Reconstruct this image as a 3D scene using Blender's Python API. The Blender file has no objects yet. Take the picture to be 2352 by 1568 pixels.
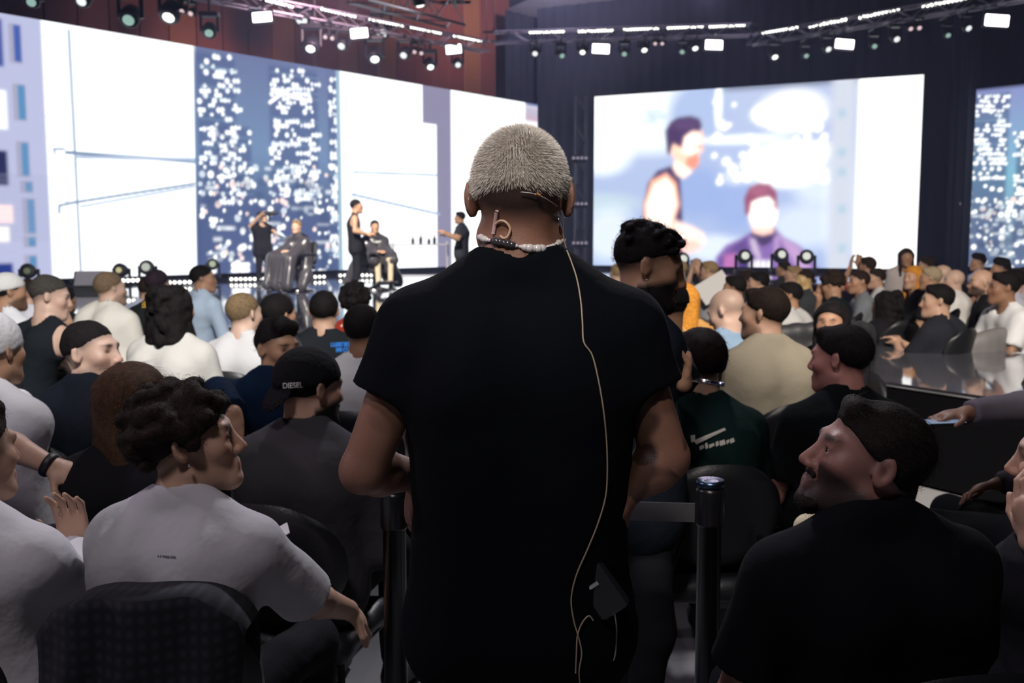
import bpy, math, random
import numpy as np
from mathutils import Vector

# ------------------------------------------------------------------ camera, world, exposure
SC = bpy.context.scene
COL = SC.collection
SC.view_settings.view_transform = 'Standard'
SC.view_settings.look = 'None'
SC.view_settings.exposure = 0.0
SC.view_settings.gamma = 1.0
SC.view_settings.use_curve_mapping = False
SC.cycles.use_denoising = True
SC.cycles.use_adaptive_sampling = True
SC.cycles.adaptive_threshold = 0.03
SC.cycles.max_bounces = 5
SC.cycles.diffuse_bounces = 2
SC.cycles.glossy_bounces = 3
SC.cycles.volume_bounces = 0
SC.cycles.sample_clamp_indirect = 4.0
SC.cycles.caustics_reflective = False
SC.cycles.caustics_refractive = False

FPX = 35.0 / 36.0 * 2352.0
CAMZ = 1.60
PITCH = math.atan((784 - 550) / FPX)
cam_data = bpy.data.cameras.new('camera')
cam_data.lens = 35.0
cam_data.sensor_width = 36.0
cam_data.clip_start = 0.05
cam_data.clip_end = 200
cam_data.dof.use_dof = True
cam_data.dof.focus_distance = 1.80
cam_data.dof.aperture_fstop = 6.3
cam = bpy.data.objects.new('camera', cam_data)
COL.objects.link(cam)
cam.location = (0, 0, CAMZ)
cam.rotation_euler = (math.pi / 2 - PITCH, 0, 0)
SC.camera = cam

world = bpy.data.worlds.new('world')
SC.world = world
world.use_nodes = True
world.node_tree.nodes['Background'].inputs[0].default_value = (0.10, 0.09, 0.14, 1)
world.node_tree.nodes['Background'].inputs[1].default_value = 0.02


def at(px, py, Y):
    """point at forward distance Y seen at photo pixel (px, py)"""
    u = (px - 1176) / FPX
    v = (784 - py) / FPX
    dy = math.cos(PITCH) + v * math.sin(PITCH)
    dz = -math.sin(PITCH) + v * math.cos(PITCH)
    t = Y / dy
    return np.array([u * t, Y, CAMZ + dz * t])


def on_floor(px, py, z):
    v = (784 - py) / FPX
    dy = math.cos(PITCH) + v * math.sin(PITCH)
    dz = -math.sin(PITCH) + v * math.cos(PITCH)
    t = (z - CAMZ) / dz
    return np.array([(px - 1176) / FPX * t, dy * t, z])


def lamp(name, kind, loc, target, energy, color, **kw):
    l = bpy.data.lights.new(name, kind)
    l.energy = energy
    l.color = color
    for k, v in kw.items():
        setattr(l, k, v)
    o = bpy.data.objects.new(name, l)
    o.location = loc
    dv = Vector(target) - Vector(loc)
    o.rotation_euler = dv.to_track_quat('-Z', 'Y').to_euler()
    COL.objects.link(o)
    return o


lamp('audience_wash', 'SPOT', (1.0, -3.0, 8.0), (-5.2, 9.2, 1.0), 7200, (1.0, .96, .92), spot_size=math.radians(39), spot_blend=.45, shadow_soft_size=.25)
lamp('audience_wash', 'SPOT', (2.0, -3.0, 8.0), (4.0, 9.3, 1.0), 8200, (1.0, .90, .80), spot_size=math.radians(42), spot_blend=.6, shadow_soft_size=.25)
lamp('house_light', 'SPOT', (-1.3, -1.4, 7.2), (-.3, 2.4, 1.0), 520, (1.0, .90, .96), spot_size=math.radians(90), spot_blend=1.0, shadow_soft_size=.5)
lamp('added_rim_spot', 'SPOT', (.6, 7.6, 7.6), (0, 1.9, 1.6), 1500, (.94, .92, 1.0), spot_size=math.radians(44), spot_blend=1.0, shadow_soft_size=.3)  # added unseen spot that brightens hair tops and shoulder rims up front
lamp('added_arm_fill', 'SPOT', (-8.0, 3.0, 6.0), (-.2, 1.9, 1.2), 500, (.92, .78, 1.0), spot_size=math.radians(34), spot_blend=1.0, shadow_soft_size=.3)  # added lilac spot standing in for the left screen's light on the arms
lamp('stage_wash', 'SPOT', (-3.0, 9.5, 8.5), (-3.3, 18.8, 1.6), 15000, (1.0, .93, .88), spot_size=math.radians(30), spot_blend=.8, shadow_soft_size=.2)
lamp('stage_wash', 'SPOT', (1.0, 22.0, 7.0), (-3.5, 9.0, 1.2), 500, (.95, .88, 1.0), spot_size=math.radians(60), spot_blend=1.0, shadow_soft_size=.2)
lamp('stage_wash', 'SPOT', (4.0, 22.0, 7.0), (6.0, 11.0, 1.2), 500, (1.0, .8, .9), spot_size=math.radians(70), spot_blend=1.0, shadow_soft_size=.2)
lamp('wall_wash', 'SPOT', (-3.5, 22.5, 6.6), (-7.0, 29.0, 8.5), 1100, (1.0, .66, .74), spot_size=math.radians(120), spot_blend=1.0, shadow_soft_size=.3)
lamp('ceiling_wash', 'SPOT', (1.5, 25.0, 7.9), (1.0, 33.0, 12.5), 7000, (.86, .78, 1.0), spot_size=math.radians(100), spot_blend=1.0, shadow_soft_size=.3)
lamp('added_head_fill', 'SPOT', (-.9, -2.6, 5.2), (.03, 1.75, 1.72), 760, (1.0, .92, .86), spot_size=math.radians(11), spot_blend=.9, shadow_soft_size=.2)  # added narrow spot, only there to brighten the standing man's hair and neck


# ------------------------------------------------------------------ materials
MATS = {}


def mat(name, col, rough=0.7, metal=0.0, bump=0.0, bscale=60.0, var=0.0, vscale=8.0, sheen=0.0, spec=0.5, attr=None,
        emit=None, estr=0.0, coat=0.0):
    if name in MATS:
        return MATS[name]
    m = bpy.data.materials.new(name)
    m.use_nodes = True
    nt = m.node_tree
    b = nt.nodes['Principled BSDF']
    b.inputs['Base Color'].default_value = (*col, 1)
    b.inputs['Roughness'].default_value = rough
    b.inputs['Metallic'].default_value = metal
    b.inputs['Specular IOR Level'].default_value = spec
    if sheen:
        b.inputs['Sheen Weight'].default_value = sheen
    if coat:
        b.inputs['Coat Weight'].default_value = coat
    tc = nt.nodes.new('ShaderNodeTexCoord')
    src = None
    if attr:
        a = nt.nodes.new('ShaderNodeAttribute')
        a.attribute_name = attr
        src = a.outputs['Color']
        nt.links.new(src, b.inputs['Base Color'])
    if var:
        n = nt.nodes.new('ShaderNodeTexNoise')
        n.inputs['Scale'].default_value = vscale
        n.inputs['Detail'].default_value = 4
        nt.links.new(tc.outputs['Object'], n.inputs['Vector'])
        mx = nt.nodes.new('ShaderNodeMix')
        mx.data_type = 'RGBA'
        mx.blend_type = 'MULTIPLY'
        mx.inputs['Factor'].default_value = var
        if src:
            nt.links.new(src, mx.inputs['A'])
        else:
            mx.inputs['A'].default_value = (*col, 1)
        cr = nt.nodes.new('ShaderNodeMapRange')
        cr.inputs['From Min'].default_value = 0.3
        cr.inputs['From Max'].default_value = 0.7
        cr.inputs['To Min'].default_value = 0.35
        cr.inputs['To Max'].default_value = 1.15
        nt.links.new(n.outputs['Fac'], cr.inputs['Value'])
        nt.links.new(cr.outputs['Result'], mx.inputs['B'])
        nt.links.new(mx.outputs['Result'], b.inputs['Base Color'])
    if bump:
        n2 = nt.nodes.new('ShaderNodeTexNoise')
        n2.inputs['Scale'].default_value = bscale
        n2.inputs['Detail'].default_value = 3
        nt.links.new(tc.outputs['Object'], n2.inputs['Vector'])
        bp = nt.nodes.new('ShaderNodeBump')
        bp.inputs['Strength'].default_value = bump
        bp.inputs['Distance'].default_value = 0.01
        nt.links.new(n2.outputs['Fac'], bp.inputs['Height'])
        nt.links.new(bp.outputs['Normal'], b.inputs['Normal'])
    if emit is not None:
        b.inputs['Emission Color'].default_value = (*emit, 1)
        b.inputs['Emission Strength'].default_value = estr
    MATS[name] = m
    return m


def srgb(r, g, b):
    f = lambda c: (c / 255 / 12.92) if c / 255 <= 0.04045 else ((c / 255 + 0.055) / 1.055) ** 2.4
    return (f(r), f(g), f(b))


def cloth(col, bump=0.6, bs=14.0, var=0.0):
    key = 'cloth_%.3f_%.3f_%.3f_%.1f' % (*col, bs)
    return mat(key, col, rough=0.9, bump=bump, bscale=bs, spec=0.12, var=var)


# ------------------------------------------------------------------ object helpers
def tag(o, label=None, cat=None, group=None, kind=None):
    if label:
        o['label'] = label
    if cat:
        o['category'] = cat
    if group:
        o['group'] = group
    if kind:
        o['kind'] = kind
    return o


def empty(name, loc=(0, 0, 0), rz=0.0, parent=None):
    o = bpy.data.objects.new(name, None)
    o.empty_display_size = 0.1
    o.location = loc
    o.rotation_euler = (0, 0, rz)
    COL.objects.link(o)
    if parent:
        o.parent = parent
    return o


def link(name, me, m=None, parent=None, loc=None, rot=None):
    o = bpy.data.objects.new(name, me)
    if m is not None:
        if not len(me.materials):
            me.materials.append(m)
        elif me.materials[0] != m:
            o.material_slots[0].link = 'OBJECT'
            o.material_slots[0].material = m
    COL.objects.link(o)
    if parent:
        o.parent = parent
    if loc is not None:
        o.location = loc
    if rot is not None:
        o.rotation_euler = rot
    return o


def np_mesh(name, v, quads, smooth=True, cols=None, tris=None):
    me = bpy.data.meshes.new(name)
    v = np.asarray(v, np.float32)
    me.vertices.add(len(v))
    me.vertices.foreach_set('co', v.ravel())
    parts = []
    if quads is not None and len(quads):
        parts.append(np.asarray(quads, np.int32))
    if tris is not None and len(tris):
        parts.append(np.asarray(tris, np.int32))
    nl = sum(p.size for p in parts)
    npoly = sum(len(p) for p in parts)
    me.loops.add(nl)
    me.loops.foreach_set('vertex_index', np.concatenate([p.ravel() for p in parts]))
    me.polygons.add(npoly)
    st, tot, c = [], [], 0
    for p in parts:
        k = p.shape[1]
        st.append(np.arange(len(p), dtype=np.int32) * k + c)
        tot.append(np.full(len(p), k, np.int32))
        c += p.size
    me.polygons.foreach_set('loop_start', np.concatenate(st))
    me.polygons.foreach_set('loop_total', np.concatenate(tot))
    me.polygons.foreach_set('use_smooth', np.full(npoly, smooth, bool))
    if cols is not None:
        a = me.color_attributes.new('tint', 'FLOAT_COLOR', 'POINT')
        c4 = np.ones((len(v), 4), np.float32)
        c4[:, :3] = cols
        a.data.foreach_set('color', c4.ravel())
    me.update(calc_edges=True)
    me.validate()
    return me


class MB:
    """collects simple shapes into one mesh"""

    def __init__(self):
        self.v, self.f = [], []

    def add(self, v, f):
        o = len(self.v)
        self.v += [tuple(map(float, p)) for p in v]
        self.f += [tuple(i + o for i in q) for q in f]
        return self

    def box(self, c, s, rot=None, bev=0.0):
        """box with chamfered vertical and horizontal edges when bev > 0"""
        hx, hy, hz = s[0] / 2, s[1] / 2, s[2] / 2
        if bev <= 0:
            v = [(x, y, z) for x in (-hx, hx) for y in (-hy, hy) for z in (-hz, hz)]
            f = [(0, 1, 3, 2), (4, 6, 7, 5), (0, 4, 5, 1), (2, 3, 7, 6), (0, 2, 6, 4), (1, 5, 7, 3)]
        else:
            b = min(bev, hx * .9, hy * .9, hz * .9)
            ring = [(-hx + b, -hy), (hx - b, -hy), (hx, -hy + b), (hx, hy - b), (hx - b, hy), (-hx + b, hy), (-hx, hy - b), (-hx, -hy + b)]
            v, f = [], []
            for z, k in ((-hz, 1), (-hz + b, 0), (hz - b, 0), (hz, 1)):
                for (x, y) in ring:
                    if k:
                        x = x * (hx - b) / hx
                        y = y * (hy - b) / hy
                    v.append((x, y, z))
            for r in range(3):
                for i in range(8):
                    f.append((r * 8 + i, r * 8 + (i + 1) % 8, r * 8 + 8 + (i + 1) % 8, r * 8 + 8 + i))
            f.append(tuple(range(7, -1, -1)))
            f.append(tuple(range(24, 32)))
        v = np.array(v)
        if rot is not None:
            v = v @ np.array(rot).T
        return self.add(v + np.array(c), f)

    def tube(self, pts, r, n=8, closed=False, caps=True):
        pts = [np.array(p, float) for p in pts]
        rs = r if hasattr(r, '__len__') else [r] * len(pts)
        m = len(pts)
        ref = None
        v, f = [], []
        for i, p in enumerate(pts):
            t = (pts[min(i + 1, m - 1)] - pts[max(i - 1, 0)])
            if closed:
                t = pts[(i + 1) % m] - pts[i - 1]
            t = t / (np.linalg.norm(t) + 1e-9)
            if ref is None:
                ref = np.array([0, 0, 1.0]) if abs(t[2]) < .9 else np.array([1.0, 0, 0])
            a = np.cross(t, ref)
            a /= np.linalg.norm(a) + 1e-9
            b = np.cross(t, a)
            ref = np.cross(a, t)
            for k in range(n):
                an = 2 * math.pi * k / n
                v.append(p + rs[i] * (a * math.cos(an) + b * math.sin(an)))
        for i in range(m if closed else m - 1):
            j = (i + 1) % m
            for k in range(n):
                f.append((i * n + k, i * n + (k + 1) % n, j * n + (k + 1) % n, j * n + k))
        if caps and not closed:
            f.append(tuple(range(n)))
            f.append(tuple(range(m * n - 1, m * n - n - 1, -1)))
        return self.add(v, f)

    def lathe(self, prof, n=16, axis=None, origin=(0, 0, 0)):
        v, f = [], []
        m = len(prof)
        for (r, z) in prof:
            for k in range(n):
                an = 2 * math.pi * k / n
                v.append((r * math.cos(an), r * math.sin(an), z))
        for i in range(m - 1):
            for k in range(n):
                f.append((i * n + k, i * n + (k + 1) % n, (i + 1) * n + (k + 1) % n, (i + 1) * n + k))
        f.append(tuple(range(n - 1, -1, -1)))
        f.append(tuple(range((m - 1) * n, m * n)))
        v = np.array(v)
        if axis is not None:
            q = Vector((0, 0, 1)).rotation_difference(Vector(axis)).to_matrix()
            v = v @ np.array(q).T
        return self.add(v + np.array(origin), f)

    def build(self, name, m=None, parent=None, smooth=False, loc=None, rot=None):
        me = bpy.data.meshes.new(name)
        me.from_pydata(self.v, [], self.f)
        me.polygons.foreach_set('use_smooth', [smooth] * len(me.polygons))
        me.update()
        return link(name, me, m, parent, loc, rot)


# ------------------------------------------------------------------ implicit surfaces -> meshes
def surface_nets(d, org, h):
    s = d < 0
    nx, ny, nz = d.shape
    c = np.zeros((nx - 1, ny - 1, nz - 1), np.uint8)
    corners = [(i, j, k) for i in (0, 1) for j in (0, 1) for k in (0, 1)]
    for (i, j, k) in corners:
        c += s[i:nx - 1 + i, j:ny - 1 + j, k:nz - 1 + k]
    mask = (c > 0) & (c < 8)
    cells = np.argwhere(mask)
    if not len(cells):
        return np.zeros((0, 3)), np.zeros((0, 4), int)
    idx = np.full(mask.shape, -1, np.int64)
    idx[mask] = np.arange(len(cells))
    cv = {q: d[cells[:, 0] + q[0], cells[:, 1] + q[1], cells[:, 2] + q[2]] for q in corners}
    pos = np.zeros((len(cells), 3))
    cnt = np.zeros(len(cells))
    for a in corners:
        for ax in range(3):
            if a[ax]:
                continue
            b = list(a)
            b[ax] = 1
            b = tuple(b)
            d0, d1 = cv[a], cv[b]
            cr = (d0 < 0) != (d1 < 0)
            t = np.where(cr, d0 / np.where(cr, d0 - d1, 1), 0)
            for q in range(3):
                pos[:, q] += cr * (a[q] + (t if q == ax else 0))
            cnt += cr
    v = (cells + pos / cnt[:, None]) * h + org
    faces = []
    for ax in range(3):
        o1, o2 = (ax + 1) % 3, (ax + 2) % 3
        sl0 = [slice(None)] * 3
        sl1 = [slice(None)] * 3
        sl0[ax] = slice(0, -1)
        sl1[ax] = slice(1, None)
        s0, s1 = s[tuple(sl0)], s[tuple(sl1)]
        e = np.argwhere(s0 != s1)
        ok = (e[:, o1] > 0) & (e[:, o2] > 0) & (e[:, o1] < d.shape[o1] - 1) & (e[:, o2] < d.shape[o2] - 1)
        e = e[ok]
        flip = s0[e[:, 0], e[:, 1], e[:, 2]]
        q = []
        for (a, b) in ((-1, -1), (0, -1), (0, 0), (-1, 0)):
            w = e.copy()
            w[:, o1] += a
            w[:, o2] += b
            q.append(idx[w[:, 0], w[:, 1], w[:, 2]])
        q = np.stack(q, 1)
        q[~flip] = q[~flip][:, ::-1]
        faces.append(q)
    return v, np.concatenate(faces)


def smin(a, b, k):
    if k <= 0:
        return np.minimum(a, b)
    hh = np.clip(0.5 + 0.5 * (b - a) / k, 0, 1)
    return b + (a - b) * hh - k * hh * (1 - hh)


class Imp:
    """a list of rounded solids blended into one smooth surface"""

    def __init__(self):
        self.p = []

    def cap(self, a, b, ra, rb=None, k=0.03, cut=None):
        self.p.append(('c', np.array(a, float), np.array(b, float), ra, ra if rb is None else rb, k, cut))
        return self

    def ell(self, c, r, R=None, k=0.02, plane=None):
        self.p.append(('e', np.array(c, float), np.array(r, float), np.eye(3) if R is None else np.array(R), None, k, plane))
        return self

    def sub_cap(self, a, b, ra, rb=None, k=0.01):
        self.p.append(('sc', np.array(a, float), np.array(b, float), ra, ra if rb is None else rb, k, None))
        return self

    def sub_ell(self, c, r, R=None, k=0.01):
        self.p.append(('se', np.array(c, float), np.array(r, float), np.eye(3) if R is None else np.array(R), None, k, None))
        return self

    def plane(self, q, n, k=0.0):
        """keep only the side the normal points to"""
        n = np.array(n, float)
        self.p.append(('p', np.array(q, float), n / np.linalg.norm(n), None, None, k, None))
        return self

    def bounds(self, pr):
        if pr[0] in ('c', 'sc'):
            r = max(pr[3], pr[4])
            return np.minimum(pr[1], pr[2]) - r, np.maximum(pr[1], pr[2]) + r
        e = np.abs(pr[3]) @ pr[2]
        return pr[1] - e, pr[1] + e

    def mesh(self, h, smooth_it=0):
        bs = [self.bounds(p) for p in self.p if p[0] in 'ce']
        lo = np.min([b[0] for b in bs], 0) - 3 * h
        hi = np.max([b[1] for b in bs], 0) + 3 * h
        n = np.ceil((hi - lo) / h).astype(int) + 1
        d = np.full(n, 1.0, np.float32)
        ax = [lo[i] + h * np.arange(n[i]) for i in range(3)]
        for p in self.p:
            kk = p[5]
            if p[0] == 'p':
                dd = -((ax[0][:, None, None] - p[1][0]) * p[2][0] + (ax[1][None, :, None] - p[1][1]) * p[2][1] + (ax[2][None, None, :] - p[1][2]) * p[2][2])
                d = -smin(-d, -dd.astype(np.float32), kk)
                continue
            b0, b1 = self.bounds(p)
            pad = kk + 3 * h
            i0 = np.clip(np.floor((b0 - pad - lo) / h).astype(int), 0, n)
            i1 = np.clip(np.ceil((b1 + pad - lo) / h).astype(int) + 1, 0, n)
            if np.any(i1 <= i0):
                continue
            sl = tuple(slice(i0[q], i1[q]) for q in range(3))
            x = ax[0][sl[0]][:, None, None]
            y = ax[1][sl[1]][None, :, None]
            z = ax[2][sl[2]][None, None, :]
            if p[0] in ('c', 'sc'):
                a, b = p[1], p[2]
                ba = b - a
                L2 = max(ba @ ba, 1e-9)
                px, py, pz = x - a[0], y - a[1], z - a[2]
                t = np.clip((px * ba[0] + py * ba[1] + pz * ba[2]) / L2, 0, 1)
                dd = np.sqrt((px - t * ba[0]) ** 2 + (py - t * ba[1]) ** 2 + (pz - t * ba[2]) ** 2) - (p[3] + (p[4] - p[3]) * t)
                if p[6] is not None:
                    L = math.sqrt(L2)
                    dd = np.maximum(dd, (px * ba[0] + py * ba[1] + pz * ba[2]) / L - L * p[6])
            else:
                c, r, R = p[1], p[2], p[3]
                px, py, pz = x - c[0], y - c[1], z - c[2]
                q = [R[0, i] * px + R[1, i] * py + R[2, i] * pz for i in range(3)]
                k0 = np.sqrt((q[0] / r[0]) ** 2 + (q[1] / r[1]) ** 2 + (q[2] / r[2]) ** 2)
                k1 = np.sqrt((q[0] / r[0] ** 2) ** 2 + (q[1] / r[1] ** 2) ** 2 + (q[2] / r[2] ** 2) ** 2) + 1e-9
                dd = k0 * (k0 - 1) / k1
                if p[6] is not None:
                    pq, pn = np.array(p[6][0]), np.array(p[6][1])
                    dd = np.maximum(dd, -((x - pq[0]) * pn[0] + (y - pq[1]) * pn[1] + (z - pq[2]) * pn[2]))
            dd = dd.astype(np.float32)
            if p[0][0] == 's':
                d[sl] = -smin(-d[sl], dd, kk)
            else:
                d[sl] = smin(d[sl], dd, kk)
        v, f = surface_nets(d, lo, h)
        for _ in range(smooth_it):
            v = lap(v, f)
        return v, f


def lap(v, f, w=0.5):
    acc = np.zeros_like(v)
    cnt = np.zeros(len(v))
    for i in range(4):
        a, b = f[:, i], f[:, (i + 1) % 4]
        np.add.at(acc, a, v[b])
        np.add.at(cnt, a, 1)
        np.add.at(acc, b, v[a])
        np.add.at(cnt, b, 1)
    return v * (1 - w) + w * acc / np.maximum(cnt, 1)[:, None]


def normals(v, f):
    n = np.cross(v[f[:, 2]] - v[f[:, 0]], v[f[:, 3]] - v[f[:, 1]])
    vn = np.zeros_like(v)
    for i in range(4):
        np.add.at(vn, f[:, i], n)
    return vn / (np.linalg.norm(vn, axis=1, keepdims=True) + 1e-12)


def noise3(p, freq, seed, octaves=2):
    r = np.random.RandomState(seed)
    out = np.zeros(len(p))
    for o in range(octaves):
        for _ in range(5):
            k = r.normal(size=3)
            k = k / np.linalg.norm(k) * freq * (2 ** o) * r.uniform(.7, 1.3)
            out += np.sin(p @ k + r.uniform(0, 6.28)) / (2.2 * 2 ** o)
    return out / 2


def Rz(a):
    c, s = math.cos(a), math.sin(a)
    return np.array([[c, -s, 0], [s, c, 0], [0, 0, 1.0]])


def Rx(a):
    c, s = math.cos(a), math.sin(a)
    return np.array([[1.0, 0, 0], [0, c, -s], [0, s, c]])


def Ry(a):
    c, s = math.cos(a), math.sin(a)
    return np.array([[c, 0, s], [0, 1.0, 0], [-s, 0, c]])

# ------------------------------------------------------------------ people
SKIN = {'pale': (.62, .42, .33), 'light': (.55, .34, .24), 'tan': (.44, .25, .16), 'brown': (.30, .16, .10), 'dark': (.16, .085, .055)}
HAIRC = {'black': (.012, .010, .011), 'dark': (.03, .02, .016), 'brown': (.09, .05, .028), 'blond': (.38, .26, .14), 'grey': (.25, .24, .23),
         'red': (.5, .2, .05), 'white': (.7, .68, .62)}
skin_mat = mat('skin', (.5, .3, .2), rough=0.5, attr='tint', bump=0.08, bscale=250, spec=0.4)


def hair_mat(col):
    return mat('hair_%.3f_%.3f_%.3f' % col, col, rough=0.75, bump=0.35, bscale=180, spec=0.12, var=.55, vscale=70)


def head_prims(I, T, Rh, s, fine, ears=True, eyes=False):
    """skull, jaw and features in head space: y forward, z up"""
    def e(c, r, k=.02, R=None):
        I.ell(T(c), np.array(r) * s, Rh if R is None else Rh @ R, k * s)

    def c(a, b, ra, rb=None, k=.015):
        I.cap(T(a), T(b), ra * s, None if rb is None else rb * s, k * s)
    e((0, -.016, .032), (.0765, .098, .086))
    e((0, .034, -.03), (.060, .062, .084), .03)
    for g in (-1, 1):
        c((g * .053, -.002, -.060), (g * .02, .072, -.096), .018, .018, .03)
        e((g * .043, .058, -.018), (.022, .024, .022), .025)
    e((0, .079, -.099), (.027, .021, .020), .025)
    c((-.036, .080, .026), (.036, .080, .026), .012, k=.02)
    for g in (-1, 1):
        I.sub_ell(T((g * .032, .099, .005)), np.array((.017, .015, .013)) * s, Rh, .014 * s)
    if eyes:
        for g in (-1, 1):
            e((g * .032, .0775, .005), (.0150, .0142, .0125), .006)
            c((g * .032 - .012, .083, .0125), (g * .032 + .012, .083, .0125), .0045, k=.006)
            I.sub_ell(T((g * .0325, .0955, .0045)), np.array((.0145, .0130, .0066)) * s, Rh, .0015 * s)
    c((0, .088, .014), (0, .112, -.028), .008, .0115, .012)
    for g in (-1, 1):
        e((g * .0125, .101, -.034), (.009, .011, .008), .008)
    c((-.017, .0925, -.061), (.017, .0925, -.061), .0075, k=.010)
    c((-.014, .0915, -.0725), (.014, .0915, -.0725), .0085, k=.010)
    if ears:
        for g in (-1, 1):
            Re = Rz(g * .42) @ Rx(.15)
            e((g * .081, -.012, .002), (.0085, .0195, .032), .006, Re)
            if fine:
                I.sub_ell(T((g * .0905, -.010, .004)), np.array((.0075, .010, .019)) * s, Rh @ Re, .004 * s)


def head_tint(q, skin, brow, beard, scalp, hairc, lipc=None, eyes=False):
    """colour of skin, lips, brows, shaved hair by place on the head (head space)"""
    n = len(q)
    col = np.tile(np.array(skin), (n, 1))
    r = lambda c, w: np.exp(-np.sum(((q - np.array(c)) / np.array(w)) ** 2, 1))
    inhead = (q[:, 2] > -.13) & (np.abs(q[:, 0]) < .105)
    lips = r((0, .1, -.066), (.020, .03, .011))
    mouth = r((0, .1, -.0665), (.019, .03, .003))
    cheek = r((.045, .07, -.03), (.03, .04, .025)) + r((-.045, .07, -.03), (.03, .04, .025)) + r((0, .115, -.03), (.02, .02, .02))
    col = col * (1 - .18 * cheek[:, None] * np.array([0, .8, 1]))
    m = np.clip(lips, 0, 1)[:, None]
    col = col * (1 - .7 * m) + .7 * m * np.array(lipc or (skin[0] * .75, skin[1] * .45, skin[2] * .5))
    col *= 1 - .6 * np.clip(mouth, 0, 1)[:, None]
    bm = np.zeros(n)
    for g in (-1, 1):
        bm = np.maximum(bm, r((g * .032, .09, .029 - 0.0), (.021, .03, .0065)))
    if brow and not eyes:
        for g in (-1, 1):
            em = np.clip(r((g * .032, .09, .006), (.012, .03, .0055)) * 1.5 - .2, 0, .85)[:, None]
            col = col * (1 - em) + em * np.array((.03, .022, .02))
    if brow:
        bm = np.clip(bm * 1.6 - .2, 0, .9)[:, None]
        col = col * (1 - bm) + bm * np.array(hairc) * .8
    if beard:
        jaw = np.clip((-.028 - q[:, 2] + .35 * (q[:, 1] - .03)) / .02, 0, 1) * (q[:, 1] > -.02) * np.clip((.13 + q[:, 2]) / .02, 0, 1)
        jaw = jaw * (1 - .8 * np.clip(lips * 1.3, 0, 1))
        jaw = np.where((q[:, 2] > -.055) & (q[:, 1] > .075) & (np.abs(q[:, 0]) < .03), r((0, .1, -.05), (.03, .04, .007)), jaw)
        jaw = (np.clip(jaw, 0, 1) * beard * inhead)[:, None]
        col = col * (1 - jaw) + jaw * np.array(hairc)
    if scalp:
        zc = -.55 * (q[:, 1] - .072) + .835 * (q[:, 2] - .062)
        sm = np.clip((zc + .014) / .034, 0, 1) * (q[:, 2] > -.08)
        ear = np.abs(q[:, 0]) > .084
        sm = (sm * scalp * (~ear) * inhead)[:, None]
        col = col * (1 - sm) + sm * np.array(hairc)
    return col


def hand_prims(I, W, dirv, nrm, s, curl, fine, side):
    """palm, four unequal fingers with bends and a thumb from the palm's side"""
    dirv = np.array(dirv, float)
    dirv /= np.linalg.norm(dirv)
    nrm = np.array(nrm, float)
    nrm = nrm - dirv * (nrm @ dirv)
    nrm /= np.linalg.norm(nrm) + 1e-9
    sd = np.cross(dirv, nrm) * side
    R = np.stack([sd, dirv, nrm], 1)
    I.ell(W + dirv * .045 * s, np.array((.040, .054, .017)) * s, R, .02 * s)
    fr = .0085 if fine else .011
    for i, (o, L) in enumerate(((-.031, .060), (-.0105, .078), (.0105, .084), (.031, .074))):
        a = W + dirv * .085 * s + sd * o * s
        c1, c2 = curl, curl * 2.1
        d1 = dirv * math.cos(c1) + nrm * math.sin(c1) + sd * o * 2
        d2 = dirv * math.cos(c2) + nrm * math.sin(c2) + sd * o * 2
        b = a + d1 * L * .55 * s
        I.cap(a - dirv * .02 * s, b, fr * 1.1 * s, fr * s, .006 * s)
        I.cap(b, b + d2 * L * .5 * s, fr * s, fr * .8 * s, .004 * s)
    a = W + dirv * .025 * s + sd * .03 * s
    b = a + (dirv * .55 + sd * .75 + nrm * .25) * .045 * s
    I.cap(a, b, .013 * s, .0105 * s, .012 * s)
    I.cap(b, b + (dirv * .9 + sd * .25 + nrm * .35) * .034 * s, .0105 * s, .0085 * s, .004 * s)


def strands(v, f, count, length, width, seed, flow=None, curl=0.0, segs=2, lift=.6, mask=None):
    """thin tapered hair strips growing out of a surface"""
    r = np.random.RandomState(seed)
    nr = normals(v, f)
    ar = np.linalg.norm(np.cross(v[f[:, 2]] - v[f[:, 0]], v[f[:, 3]] - v[f[:, 1]]), axis=1)
    if mask is not None:
        ar = ar * mask[f].mean(1)
    pick = r.choice(len(f), count, p=ar / ar.sum())
    w = r.dirichlet((1, 1, 1, 1), count)
    p = np.einsum('ij,ijk->ik', w, v[f[pick]])
    n = np.einsum('ij,ijk->ik', w, nr[f[pick]])
    n /= np.linalg.norm(n, axis=1, keepdims=True) + 1e-9
    fl = flow(p, n) if flow is not None else r.normal(size=(count, 3))
    fl = fl + r.normal(size=(count, 3)) * .25
    fl = fl - n * np.sum(fl * n, 1, keepdims=True)
    fl /= np.linalg.norm(fl, axis=1, keepdims=True) + 1e-9
    L = length * r.uniform(.6, 1.25, count)[:, None]
    sd = np.cross(fl, n)
    a = r.uniform(0, 6.28, count)[:, None]
    sd = sd * np.cos(a) + n * np.sin(a)
    ph = r.uniform(0, 6.28, count)[:, None]
    V, Q = [], []
    cur = p - n * length * .1
    for i in range(segs + 1):
        t = i / segs
        wd = width * (1 - .85 * t)
        V.append(cur - sd * wd)
        V.append(cur + sd * wd)
        stepd = n * (lift * (1 - .5 * t)) + fl * (1 - lift * .5)
        if curl:
            stepd = stepd + curl * (np.sin(ph + t * 7) * np.cross(fl, n) + np.cos(ph + t * 7) * n)
        stepd /= np.linalg.norm(stepd, axis=1, keepdims=True)
        cur = cur + stepd * L / segs
    V = np.stack(V, 1)
    base = np.arange(count)[:, None] * (2 * segs + 2)
    for i in range(segs):
        Q.append(base + np.array([2 * i, 2 * i + 1, 2 * i + 3, 2 * i + 2]))
    return V.reshape(-1, 3), np.concatenate(Q)


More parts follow.
